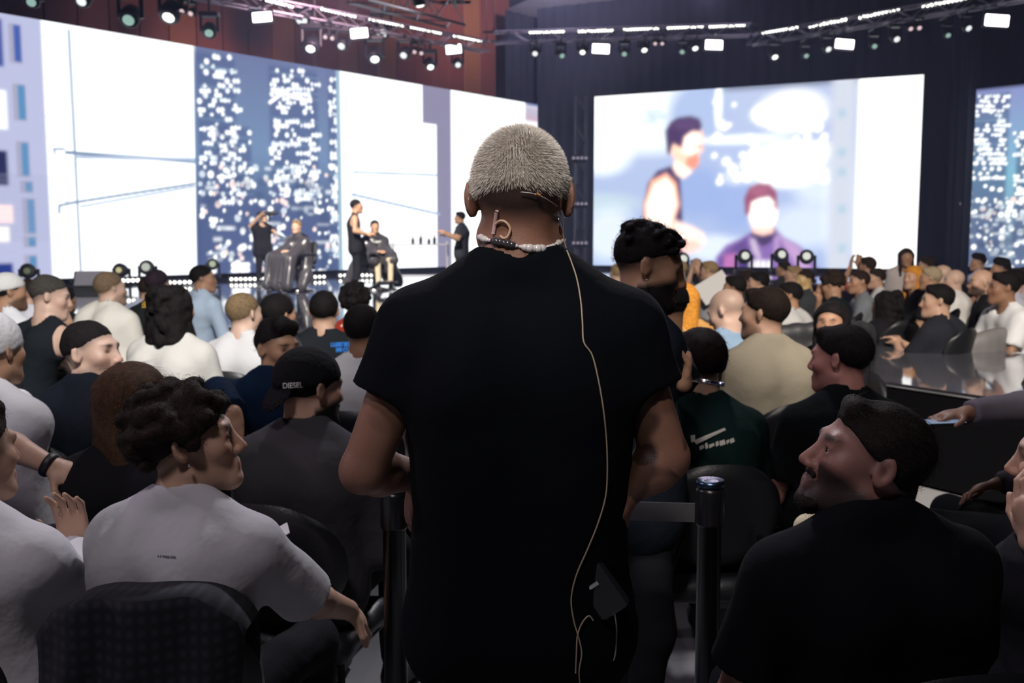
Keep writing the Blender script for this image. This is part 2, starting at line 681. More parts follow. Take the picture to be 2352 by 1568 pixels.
def merge(*vf):
    V, Q, o = [], [], 0
    for v, f in vf:
        V.append(v)
        Q.append(f + o)
        o += len(v)
    return np.concatenate(V), np.concatenate(Q)


PLN_N = np.array((0, -.55, .835))
PLN_Q = np.array((0, .072, .062))


def hair_mesh(kind, T, Rh, s, h, seed, near):
    """returns verts, faces of the hair in person space"""
    I = Imp()
    E = lambda c, r, k=.02, pl=None, R=None: I.ell(T(c), np.array(r) * s, Rh if R is None else Rh @ R, k * s, None if pl is None else (T(pl[0]), Rh @ np.array(pl[1])))
    C = lambda a, b, ra, rb=None, k=.03: I.cap(T(a), T(b), ra * s, None if rb is None else rb * s, k * s)
    base = (PLN_Q, PLN_N)
    amp, fr = .002, 90
    if kind in ('short', 'slick'):
        E((0, -.018, .037), (.083, .103, .090), .01, base)
        C((-.03, .06, .098), (.03, .055, .1), .016, k=.03)
        if kind == 'slick':
            C((-.03, -.03, .115), (.03, -.03, .115), .02, k=.05)
    elif kind == 'crop':
        E((0, -.018, .036), (.0805, .1005, .089), .01, base)
        amp = .001
    elif kind in ('fade', 'quiff', 'curltop'):
        E((0, -.018, .037), (.0800, .1005, .088), .01, ((0, .075, .066), (0, -.447, .894)))
        if kind == 'quiff':
            C((-.035, .062, .098), (.035, .058, .104), .026, k=.03)
            C((0, -.06, .1), (0, .03, .118), .03, k=.04)
        if kind == 'curltop':
            r = np.random.RandomState(seed)
            for _ in range(80):
                a, b = r.uniform(-1, 1), r.uniform(-.9, 1.02)
                y = -.02 + b * .095
                x = a * .07
                z = .038 + .084 * math.sqrt(max(0, 1 - (x / .085) ** 2 - ((y + .02) / .125) ** 2)) + .003
                E((x, y, z), (.0125, .0125, .0125), .006)
        amp = .003
    elif kind == 'curly':
        E((0, -.025, .040), (.092, .112, .098), .01, ((0, .072, .045), (0, -.42, .9)))
        r = np.random.RandomState(seed)
        for _ in range(90):
            dv = r.normal(size=3)
            dv /= np.linalg.norm(dv)
            q = np.array((0, -.025, .04)) + dv * np.array((.093, .113, .1))
            if (q - PLN_Q) @ np.array((0, -.42, .9)) > -.022 + (.03 if q[1] > .05 else 0):
                E(q, (.021, .021, .019), .01)
        amp = .004
    elif kind == 'bowl':
        E((0, -.018, .034), (.09, .108, .096), .01, ((0, .09, .035), (0, -.30, .95)))
        amp = .003
    elif kind in ('long', 'longcurly', 'longfront'):
        E((0, -.018, .037), (.088, .106, .092), .01, base)
        w = .062 if kind != 'longcurly' else .075
        ln = -.30 if kind != 'longcurly' else -.13
        for g in (-1, 0, 1):
            C((g * .045, -.055, .03), (g * .055, -.075, ln), w * .85, w * .75, k=.04)
        for g in (-1, 1):
            C((g * .07, -.01, .03), (g * .078, -.01 if kind != 'longfront' else .04, ln * .8), .026, .022, k=.03)
        if kind == 'longcurly':
            r = np.random.RandomState(seed)
            for _ in range(150):
                a = r.uniform(0, 6.28)
                z = r.uniform(-.17, .12)
                rx = .1 if z < .05 else .1 * math.sqrt(max(.05, 1 - ((z - .04) / .1) ** 2))
                x, y = rx * math.sin(a), -.03 - abs(math.cos(a)) * rx * 1.15
                if math.cos(a) < 0 and z < .06:
                    y = -.02
                E((x, y, z), (.02, .02, .02), .01)
            amp = .005
    elif kind == 'bun':
        E((0, -.018, .037), (.083, .103, .091), .01, base)
        E((0, -.1, .09), (.045, .04, .045), .01)
    elif kind == 'afro':
        E((0, -.02, .05), (.112, .125, .11), .01, ((0, .08, .04), (0, -.42, .9)))
        amp, fr = .006, 140
    elif kind in ('cap', 'capback', 'beanie'):
        E((0, -.016, .034), (.080, .1, .088), .01, ((0, 0, .0), (0, -.5, .85)))
        amp = .001
    if not I.p:
        return None
    if kind in ('fade', 'quiff', 'curltop', 'bowl', 'short', 'slick', 'crop', 'long', 'longcurly', 'longfront', 'bun', 'curly', 'afro'):
        I.sub_ell(T((0, .128, -.004)), np.array((.066, .078, .092 if kind != 'curly' else .078)) * s, Rh, .012 * s)
    v, f = I.mesh(h, 1 if near else 0)
    n = normals(v, f)
    v = v + n * (noise3(v, fr / s, seed)[:, None] * amp * s)
    return v, f


def cap_mesh(T, Rh, s, h, back=False, beanie=False):
    I = Imp()
    tilt = ((0, 0, .022), (0, -.18, .98)) if not beanie else ((0, 0, .005), (0, -.15, .98))
    r = np.array((.088, .109, .098)) if not beanie else np.array((.089, .11, .104))
    I.ell(T((0, -.014, .034)), r * s, Rh, .0, (T(tilt[0]), Rh @ np.array(tilt[1])))
    g = -1 if back else 1
    if not beanie and not back:
        I.ell(T((0, .105, .022)), np.array((.07, .075, .007)) * s, Rh @ Rx(-.22), .008 * s)
    elif back:
        I.ell(T((0, -.112, -.022)), np.array((.068, .062, .007)) * s, Rh @ Rx(.95), .008 * s)
    v, f = I.mesh(h, 1)
    return v, f


FIG = {}


def person(short, label, px, py, d, hy=0, by=0, skin='light', hair=('short', 'dark'), shirt=('tee', (.02, .02, .025)), pants=(.015, .016, .02),
           arms=('lap', 'lap'), lean=(0, .03), pitch=0, roll=0, s=1.0, stand=False, base=0.0, group=None, sw=.168, beard=0.0, seed=1, vox=None,
           scalp=None, eyes=False, gaze=(0, 0), seat=.45, curl=.35, bulk=1.0, chair=True, cat='person', sleeve=None, name='person', collar=0.0,
           hide_legs=False, hand_n=None, neck_open=.0, neck=.15, chair_yaw=None):
    H = at(px, py, d)
    by_r, hy_r = math.radians(by), math.radians(hy)
    Rb = Rz(by_r)
    off = Rb @ np.array((lean[0], lean[1], 0))
    org = np.array((H[0] - off[0], H[1] - off[1], base))
    hc = np.array((lean[0], lean[1], H[2] - base))
    Rh = Rz(hy_r - by_r) @ Rx(math.radians(pitch)) @ Ry(math.radians(roll))
    T = lambda q: hc + Rh @ (np.array(q, float) * s)
    wl = lambda P: Rb.T @ (np.array(P, float) - org)          # world -> person space
    hv = vox or (.0056 if d < 2.7 else .0078 if d < 4.2 else .0118 if d < 7.5 else .0168)
    near = d < 4.2
    pz = (seat + .105) if not stand else (hc[2] - .73 * s)
    pel = np.array((0, 0, pz))
    nb = hc + np.array((0, -.03, -neck)) * s
    sp = lambda t: pel + (nb - pel) * t + np.array((0, -.035, 0)) * math.sin(math.pi * t) * s
    chest, waist = sp(.70), sp(.34)
    b_ = s * bulk
    sz = -.075 * s
    S = {g: nb + np.array((g * sw * s, -.005, sz)) for g in (-1, 1)}
    E, W, HD, HN = {}, {}, {}, {}
    for g, a in ((-1, arms[0]), (1, arms[1])):
        if isinstance(a, str):
            x = S[g]
            v3 = lambda *q: np.array(q) * s
            if a == 'lap':
                E[g] = x + v3(g * .055, .06, -.26)
                W[g] = np.array((g * .09, max(E[g][1] + .18, .27), max(pz + .12, E[g][2] - .06)))
            elif a == 'knee':
                E[g] = x + v3(g * .05, .14, -.22)
                W[g] = np.array((g * .05, max(E[g][1] + .16, .36), pz + .13))
            elif a == 'cross':
                E[g] = x + v3(g * .03, .10, -.25)
                W[g] = x + v3(-g * .22, .20, -.22)
            elif a == 'down':
                E[g] = x + v3(g * .05, -.02, -.28)
                W[g] = E[g] + v3(g * .0, .08, -.24)
            elif a == 'fwd':
                E[g] = x + v3(g * .04, .1, -.25)
                W[g] = E[g] + v3(-g * .06, .23, .06)
            elif a == 'chin':
                E[g] = x + v3(-g * .02, .2, -.2)
                W[g] = hc + np.array((g * .03, .12, -.14)) * s
            elif a == 'up':
                E[g] = x + v3(g * .1, .2, -.05)
                W[g] = hc + np.array((g * .07, .2, .0)) * s
            HD[g] = W[g] - E[g]
            HN[g] = np.array((-g * .5, .2, -.8))
            if a in ('chin', 'up'):
                HD[g] = np.array((0, -.1, 1.0))
                HN[g] = np.array((-g * .8, -.5, 0))
        else:
            E[g], W[g] = wl(a[0]), wl(a[1])
            HD[g] = Rb.T @ np.array(a[2]) if len(a) > 2 else W[g] - E[g]
            HN[g] = Rb.T @ np.array(a[3]) if len(a) > 3 else np.array((-g * .5, .2, -.8))

    def torso(I, o, full=True):
        for g in (-1, 1):
            if full:
                I.cap(sp(.08) + np.array((g * .07 * b_, 0, 0)), chest + np.array((g * .082 * b_, 0, 0)), .098 * b_ + o, .102 * b_ + o, .06)
            I.cap(nb + np.array((g * .03, -.012, .035)) * s, S[g] + np.array((-g * .02, -.005, .012)) * s, .038 * s + o * .8, .052 * s + o, .045)
            if full:
                I.cap(S[g] + np.array((-g * .04, 0, -.03)) * s, chest + np.array((g * .085 * b_, .0, .02)), .064 * s + o, .086 * b_ + o, .06)
        I.cap(nb + np.array((-.06, -.02, -.09)) * s, nb + np.array((.06, -.02, -.09)) * s, .075 * s + o, k=.06)

    kind_ = shirt[0]
    # body: head, neck, chest, arms and hands in one surface
    I = Imp()
    torso(I, -.006, kind_ == 'tank')
    I.cap(nb + np.array((0, -.005, -.04)) * s, T((0, -.022, -.045)), .060 * s, .056 * s, .03 * s)
    for g in (-1, 1):
        I.cap(S[g], E[g], .047 * s, .038 * s, .03 * s)
        m = E[g] + (W[g] - E[g]) * .28
        I.cap(E[g], m, .038 * s, .041 * s, .012 * s)
        I.cap(m, W[g], .041 * s, .026 * s, .012 * s)
        hand_prims(I, W[g], HD[g], HN[g], s, curl, near, -g)
    head_prims(I, T, Rh, s, near, ears=hair[0] not in ('long', 'longcurly', 'longfront'), eyes=eyes)
    v, f = I.mesh(hv, 1 if hv > .006 else 0)
    q = (v - hc) @ Rh / s
    hcol = HAIRC.get(hair[1], hair[1])
    sk = SKIN.get(skin, skin)
    sc_ = scalp if scalp is not None else {'fade': .93, 'quiff': .93, 'curltop': .95, 'buzz': .85, 'bald': 0.0, 'cap': .8, 'capback': .9}.get(hair[0], .96)
    dmask = np.linalg.norm(v - hc, axis=1) < .19 * s
    cols = np.tile(np.array(sk), (len(v), 1))
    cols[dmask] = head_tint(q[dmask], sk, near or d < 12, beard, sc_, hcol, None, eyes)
    cols *= (1 + .06 * noise3(v, 60, seed)[:, None])
    me = np_mesh('body', v, f, True, np.clip(cols, .003, 1))
    root = empty(name, org, by_r)
    tag(root, label, cat, group)
    link('body', me, skin_mat, root)
    # hair
    hk = hair[0]
    hvx = hv * (1.0 if near else .9)
    if hk in ('cap', 'capback', 'beanie'):
        cv, cf = cap_mesh(T, Rh, s, hvx, hk == 'capback', hk == 'beanie')
        link('cap' if hk != 'beanie' else 'beanie', np_mesh('cap', cv, cf), cloth(hair[2] if len(hair) > 2 else (.012, .012, .014), bs=40), root)
        if hk != 'beanie':
            hr = hair_mesh(hk, T, Rh, s, hvx, seed, near)
            link('hair', np_mesh('hair', *hr), hair_mat(hcol), root)
    elif hk not in ('buzz', 'bald', 'none'):
        hr = hair_mesh(hk, T, Rh, s, hvx, seed, near)
        if near and hk in ('curly', 'curltop', 'longcurly'):
            st = strands(*hr, 1500, .03 * s, .0007, seed, curl=1.1, segs=5, lift=.7)
            hr = merge(hr, st)
        elif near and hk in ('long',):
            st = strands(*hr, 1400, .09 * s, .0008, seed, flow=lambda p, n: np.tile((0, 0, -1.0), (len(p), 1)) - .0 * n, segs=3, lift=.05)
            hr = merge(hr, st)
        elif near and hk in ('slick', 'short', 'quiff', 'bowl'):
            st = strands(*hr, 900, .035 * s, .0006, seed, flow=lambda p, n: np.tile(Rh @ np.array((0, -1.0, -.3)), (len(p), 1)), segs=3, lift=.2)
            hr = merge(hr, st)
        link('hair', np_mesh('hair', *hr), hair_mat(hcol), root)
    if beard > .8:
        B = Imp()
        for g in (-1, 1):
            B.cap(T((g * .058, .016, -.045)), T((g * .045, .03, -.075)), .005 * s, .014 * s, .02 * s)
            B.cap(T((g * .045, .03, -.075)), T((g * .02, .076, -.099)), .014 * s, .019 * s, .02 * s)
        B.ell(T((0, .080, -.104)), np.array((.030, .022, .021)) * s, Rh, .025 * s)
        B.cap(T((-.024, .092, -.05)), T((.024, .092, -.05)), .007 * s, k=.004)
        B.sub_ell(T((0, .105, -.068)), np.array((.02, .02, .012)) * s, Rh, .004)
        bv, bf = B.mesh(hvx, 1)
        bv = bv + normals(bv, bf) * (noise3(bv, 160, seed)[:, None] * .0015)
        if near:
            bv, bf = merge((bv, bf), strands(bv, bf, 500, .012, .0005, seed + 3, segs=2))
        link('beard', np_mesh('beard', bv, bf), hair_mat(hcol), root)
    if eyes:
        for g in (-1, 1):
            ec = T((g * .032, .0772, .0048))
            u = np.linspace(0, math.pi, 13)
            w_ = np.linspace(0, 2 * math.pi, 17)[:-1]
            pts = np.array([(math.sin(a) * math.cos(b), math.sin(a) * math.sin(b), math.cos(a)) for a in u for b in w_])
            fq = [(i * 16 + j, i * 16 + (j + 1) % 16, i * 16 + 16 + (j + 1) % 16, i * 16 + 16 + j) for i in range(12) for j in range(16)]
            gz = Rh @ Rz(math.radians(gaze[0])) @ Rx(math.radians(gaze[1])) @ np.array((0, 1.0, 0))
            # turn sphere so the pole faces the gaze
            qd = np.array(Vector((0, 0, 1)).rotation_difference(Vector(gz)).to_matrix())
            pw = pts @ qd.T
            cc = np.tile((.62, .58, .56), (len(pts), 1))
            cc[pts[:, 2] > .86] = (.05, .025, .012)
            cc[pts[:, 2] > .965] = (.004, .004, .004)
            link('eye', np_mesh('eye', pw * .0126 * s + ec, fq, True, cc), mat('eye_gloss', (1, 1, 1), rough=.08, attr='tint'), root)
    # shirt
    kind, scol = shirt[0], shirt[1]
    o = {'tee': .013, 'tank': .008, 'long': .014, 'hoodie': .026, 'shirt': .014, 'knit': .02, 'jacket': .026, 'none': 0}[kind] * s
    P = Imp()
    torso(P, o)
    P.cap(pel + np.array((-.085 * b_, 0, -.01)), pel + np.array((.085 * b_, 0, -.01)), .112 * b_ + o, k=.06)
    P.cap(sp(.2) + np.array((-.06 * b_, .03, 0)), sp(.2) + np.array((.06 * b_, .03, 0)), .1 * b_ + o, k=.06)
    for g in (-1, 1):
        if kind == 'tee':
            P.cap(S[g], E[g], .054 * s + o, .05 * s + o * 1.6, .04 * s, cut=sleeve or .72)
        elif kind != 'tank':
            P.cap(S[g], E[g], .051 * s + o, .044 * s + o, .04 * s)
            P.cap(E[g], E[g] + (W[g] - E[g]) * 1.0, .044 * s + o, .03 * s + o, .02 * s, cut=.97)
    if kind == 'hoodie':
        for g in (-1, 1):
            P.cap(nb + np.array((g * .06, -.07, .0)) * s, nb + np.array((g * .075, .03, .03)) * s, .034 * s, k=.03)
        P.cap(nb + np.array((-.05, -.085, -.02)) * s, nb + np.array((.05, -.085, -.02)) * s, .04 * s, k=.04)
    if kind in ('shirt', 'jacket', 'knit', 'hoodie') or collar:
        nk = (T((0, -.022, -.045)) - nb)
        P.cap(nb + np.array((0, -.008, -.0)), nb + nk * (.34 if kind != 'tee' else .1), .070 * s, .066 * s, .02)
    nk = (T((0, -.022, -.045)) - nb)
    P.sub_cap(nb + nk * (.02 if kind != 'tank' else -.3) + np.array((0, .012, 0)), nb + nk * 1.5, (.063 if kind != 'tank' else .085) * s, (.066 + neck_open) * s, .008)
    if kind == 'tank':
        for g in (-1, 1):
            P.sub_ell(S[g] + np.array((g * .02, 0, -.01)) * s, np.array((.075, .09, .13)) * s, None, .02)
    hs = hv * (1.3 if near else 1.35)
    sv, sf = P.mesh(hs, 1)
    n = normals(sv, sf)
    wr = noise3(sv * np.array((1, 1, .55)), 26, seed + 5) * .5 + noise3(sv, 60, seed + 9) * .25
    sv = sv + n * (wr[:, None] * (.0055 if kind not in ('hoodie', 'jacket') else .009) * s)
    link({'tee': 'tshirt', 'tank': 'tank_top', 'long': 'long_sleeve_top', 'hoodie': 'hoodie', 'shirt': 'shirt', 'knit': 'sweater', 'jacket': 'jacket'}[kind],
         np_mesh('top', sv, sf), cloth(scol), root)
    # trousers and shoes
    if not hide_legs:
        L = Imp()
        L.cap(pel + np.array((-.08 * b_, 0, -.0)), pel + np.array((.08 * b_, 0, -.0)), .108 * b_, k=.05)
        F = []
        for g in (-1, 1):
            hip = pel + np.array((g * .085 * b_, .01, -.02))
            if stand:
                kn = np.array((g * .10, .03, pz * .52))
                an = np.array((g * .11, -.02, .10))
            else:
                kn = np.array((g * .13, .45, seat + .085))
                an = np.array((g * .12, .47, .11))
            L.cap(hip, kn, .086 * b_, .062 * s, .05)
            L.cap(kn, an, .06 * s, .05 * s, .03, cut=1.0)
            F.append(Imp().cap(an + np.array((0, -.02, -.05)), an + np.array((g * .02, .15, -.072)), .042, .036, .02).cap(an, an + np.array((0, 0, -.04)), .042, .045, .02))
        lv, lf = L.mesh(max(hv * 2, .019), 1)
        lv = lv + normals(lv, lf) * (noise3(lv, 24, seed + 7)[:, None] * .005)
        link('trousers', np_mesh('trousers', lv, lf), cloth(pants), root)
        for Fi in F:
            fv, ff = Fi.mesh(max(hv * 1.8, .012), 1)
            fv[:, 2] = np.maximum(fv[:, 2], .0)
            link('shoe', np_mesh('shoe', fv, ff), mat('shoe_leather', (.03, .03, .032), rough=.5), root)
    info = dict(root=root, T=T, Rh=Rh, hc=hc, nb=nb, S=S, E=E, W=W, Rb=Rb, org=org, wl=wl, s=s, body=(v, f), q=q, shirt=(sv, sf), sp=sp, pz=pz)
    FIG[short] = info
    if not stand and chair:
        make_chair('black rounded padded chair under the ' + short, org, by_r if chair_yaw is None else math.radians(chair_yaw), seat)
    return info


CHAIR = {}


def make_chair(label, org, rz, seat=.45):
    if not CHAIR:
        # padded seat
        I = Imp()
        I.cap((-.17, -.12, .405), (.17, -.12, .405), .042, k=.05).cap((-.17, .2, .405), (.17, .2, .405), .042, k=.05)
        for x in (-.17, -.06, .06, .17):
            I.cap((x, -.12, .405), (x, .2, .405), .042, k=.05)
        v, f = I.mesh(.028, 1)
        CHAIR['seat'] = np_mesh('seat', v, f)
        # rounded, wrapped backrest panel
        V, Q = [], []
        nu, nv = 25, 15
        for side in (0, 1):
            for j in range(nv):
                for i in range(nu):
                    a = -1 + 2 * i / (nu - 1)
                    b = -1 + 2 * j / (nv - 1)
                    # squircle mapping
                    x = a * math.sqrt(max(0, 1 - b * b * .5 * abs(b) ** .3)) * .225
                    z = b * math.sqrt(max(0, 1 - a * a * .5 * abs(a) ** .6)) * .185
                    edge = max(abs(a), abs(b))
                    th = .028 * math.sqrt(max(0, 1 - edge ** 6))
                    y = -.215 + .06 * (x / .225) ** 2 - .10 * (z / .2) * .5
                    V.append((x, y + (th if side else -th), .685 + z))
        o = nu * nv
        for j in range(nv - 1):
            for i in range(nu - 1):
                q = (j * nu + i, j * nu + i + 1, (j + 1) * nu + i + 1, (j + 1) * nu + i)
                Q.append(q)
                Q.append(tuple(o + k for k in q[::-1]))
        CHAIR['back'] = np_mesh('backrest', V, Q)
        legs = MB()
        legs.tube([(.19, .19, .38), (.215, .235, .0)], .012, 8)
        CHAIR['leg'] = legs
        m = bpy.data.meshes.new('leg')
        m.from_pydata(legs.v, [], legs.f)
        CHAIR['leg'] = m
        st = MB()
        st.tube([(-.15, -.12, .37), (-.16, -.22, .52), (-.13, -.235, .62)], .011, 8)
        st.tube([(.15, -.12, .37), (.16, -.22, .52), (.13, -.235, .62)], .011, 8)
        st.tube([(-.19, .19, .375), (-.19, -.14, .375), (.19, -.14, .375), (.19, .19, .375)], .012, 8)
        m = bpy.data.meshes.new('frame')
        m.from_pydata(st.v, [], st.f)
        CHAIR['frame'] = m
    up = mat('chair_vinyl', (.012, .013, .016), rough=.42, bump=.1, bscale=120)
    mt = mat('chair_metal', (.03, .03, .033), rough=.35, metal=.8)
    r = empty('chair', org, rz)
    tag(r, label, 'chair', 'black padded audience chairs')
    link('seat', CHAIR['seat'], up, r)
    link('backrest', CHAIR['back'], up, r)
    link('frame', CHAIR['frame'], mt, r)
    for k, (sx, sy) in enumerate(((1, 1), (-1, 1), (1, -.74), (-1, -.74))):
        l = link('leg', CHAIR['leg'], mt, r)
        l.scale = (sx, sy, 1)
    return r

# ------------------------------------------------------------------ room shell
random.seed(7)
STZ = .65
SB, ST_ = .78, 6.08                       # bottom and top of the screens
P_L, D_L = np.array((-9.65, 21.0)), np.array((7.35, 9.0)) / math.hypot(7.35, 9.0)
P_R, D_R = np.array((2.6, 32.0)), np.array((8.8, -4.3)) / math.hypot(8.8, 4.3)
P_F, D_F = np.array((13.9, 30.4)), np.array((1.1, -1.2)) / math.hypot(1.1, 1.2)


def quadplane(name, pts, m, kind='structure', parent=None):
    mb = MB().add(pts, [tuple(range(len(pts)))])
    o = mb.build(name, m, parent)
    if kind:
        o['kind'] = kind
    return o


def slab(name, poly, z0, z1, m, parent=None):
    n = len(poly)
    v = [(x, y, z0) for x, y in poly] + [(x, y, z1) for x, y in poly]
    f = [tuple(range(n - 1, -1, -1)), tuple(range(n, 2 * n))] + [(i, (i + 1) % n, n + (i + 1) % n, n + i) for i in range(n)]
    return MB().add(v, f).build(name, m, parent)


concrete = mat('concrete', (.34, .34, .35), rough=.75, var=.35, vscale=1.5, bump=.2, bscale=30)
drape = mat('black_drape', (.012, .013, .026), rough=.95, var=.3, vscale=1.0, bump=.4, bscale=4)
wood = mat('maroon_wood', (.20, .055, .04), rough=.6, var=.5, vscale=.35)
o = slab('floor', [(-26, -5), (26, -5), (26, 46), (-26, 46)], -.1, 0, concrete)
o['kind'] = 'structure'
for nm, a, b, m in (('wall_left', (-26, -5), (-26, 46), drape), ('wall_right', (26, 46), (26, -5), drape), ('wall_back', (-26, 46), (26, 46), wood), ('wall_front', (26, -5), (-26, -5), drape)):
    quadplane(nm, [(a[0], a[1], 0), (b[0], b[1], 0), (b[0], b[1], 14), (a[0], a[1], 14)], m)
quadplane('ceiling', [(-26, -5, 10.4), (-26, 46, 10.4), (26, 46, 10.4), (26, -5, 10.4)], mat('ceiling_dark', (.075, .068, .075), rough=.9, var=.3, vscale=.3))
# light corrugated ceiling strips
cp = mat('corrugated_sheet', (.42, .40, .45), rough=.5, metal=.2)
cd, cw = np.array((.46, -.888)), np.array((.888, .46))
for i in range(-3, 6):
    w0 = 17.3 + 4.9 * (i - 2)
    V, Q = [], []
    nrib = 16
    for k in range(nrib * 2 + 1):
        w = w0 + 2.75 * k / (nrib * 2)
        z = 10.1 + (.06 if k % 2 else 0)
        for t in (-44, 12):
            p = cw * w + cd * t
            V.append((p[0], p[1], z))
    for k in range(nrib * 2):
        Q.append((2 * k, 2 * k + 1, 2 * k + 3, 2 * k + 2))
    o = MB().add(V, Q).build('ceiling_panel', cp)
    o['kind'] = 'structure'
# wooden cladding boards high on the wall behind the left screen
nL = np.array((-D_L[1], D_L[0]))          # away from the audience
for i in range(30):
    u0 = -6 + i * .80
    c = P_L + D_L * (u0 + .4) + nL * 2.4
    tone = random.random()
    m = wood if tone < .72 else mat('orange_wood', (.27, .10, .045), rough=.6, var=.4, vscale=.4)
    rot = [[D_L[0], nL[0], 0], [D_L[1], nL[1], 0], [0, 0, 1]]
    o = MB().box((c[0], c[1], 6.0), (.78, .08, 9.5), rot, .01).build('cladding_board', m)
    o['kind'] = 'structure'


def drape_run(name, p, d, u0, u1, off, z0, z1):
    n = np.array((-d[1], d[0]))
    if n[1] < 0:
        n = -n
    V, Q = [], []
    k = int((u1 - u0) / .12)
    for i in range(k + 1):
        u = u0 + (u1 - u0) * i / k
        w = off + .05 * math.sin(i * 1.9) + .03 * math.sin(i * .7)
        q = p + d * u + n * w
        V += [(q[0], q[1], z0), (q[0], q[1], z1)]
    for i in range(k):
        Q.append((2 * i, 2 * i + 1, 2 * i + 3, 2 * i + 2))
    o = MB().add(V, Q).build(name, drape, smooth=True)
    o['kind'] = 'structure'


drape_run('curtain', P_L, D_L, 16.0, 20.2, .9, 0, 9.2)
drape_run('curtain', P_R, D_R, -2.4, 10.3, .9, 0, 9.2)
drape_run('curtain', np.array((12.2, 28.15)), np.array((.59, .807)), 0, 4.0, 0, 0, 9.2)
drape_run('curtain', P_F, D_F, -3.0, 9.0, .9, 0, 9.2)

# ------------------------------------------------------------------ stage and runway
gloss = mat('glossy_stage_floor', (.14, .14, .17), rough=.06, spec=.8, coat=.5, var=.3, vscale=.8)
fascia = mat('stage_fascia', (.003, .003, .0045), rough=.9, spec=.1)
stage_poly = [(-20, 14.0), (-6.0, 12.0), (-2.2, 10.4), (.35, 10.2), (2.43, 6.74), (4.4, 3.36), (6.7, 4.9), (3.95, 8.75), (2.95, 9.8), (2.3, 11.4),
              (2.6, 21.0), (13.5, 22.5), (16, 27.5), (13.5, 30.0), (11.5, 28.0), (2.7, 32.3), (1.6, 35.2), (-9.6, 21.4), (-13.5, 17.5), (-20, 17.5)]
st = slab('stage', stage_poly, .02, STZ - .03, fascia)
st['kind'] = 'structure'
tp = slab('stage_top', stage_poly, STZ - .03, STZ, gloss, st)
# bright aluminium nosing along the runway edge
edge = [(-20, 14.0), (-6.0, 12.0), (-2.2, 10.4), (.35, 10.2), (2.43, 6.74), (4.4, 3.36), (6.7, 4.9), (3.95, 8.75), (2.95, 9.8), (2.3, 11.4)]
for a, b in zip(edge[:-1], edge[1:]):
    MB().tube([(a[0], a[1], STZ - .012), (b[0], b[1], STZ - .012)], .016, 8).build('nosing', mat('nosing_metal', (.8, .82, .86), rough=.22, metal=1.0), st)
# plinth below the screens
for p, d, u0, u1 in ((P_L, D_L, -4, 18.0), (P_R, D_R, -.05, 9.65), (P_F, D_F, -.1, 5)):
    n = np.array((-d[1], d[0]))
    n = n if n[1] > 0 else -n
    a, b = p + d * u0 + n * .02, p + d * u1 + n * .02
    poly = [tuple(a), tuple(b), tuple(b + n * .5), tuple(a + n * .5)]
    o = slab('screen_plinth', poly, .02, SB - .005, fascia)
    o['kind'] = 'structure'

# ------------------------------------------------------------------ LED screens


def on_wall(px, py, p0, d):
    u = (px - 1176) / FPX
    v = (784 - py) / FPX
    D = np.array([u, math.cos(PITCH) + v * math.sin(PITCH), -math.sin(PITCH) + v * math.cos(PITCH)])
    s, t = np.linalg.solve(np.array([[d[0], -D[0]], [d[1], -D[1]]]), -p0)
    return np.array((s, CAMZ + D[2] * t))


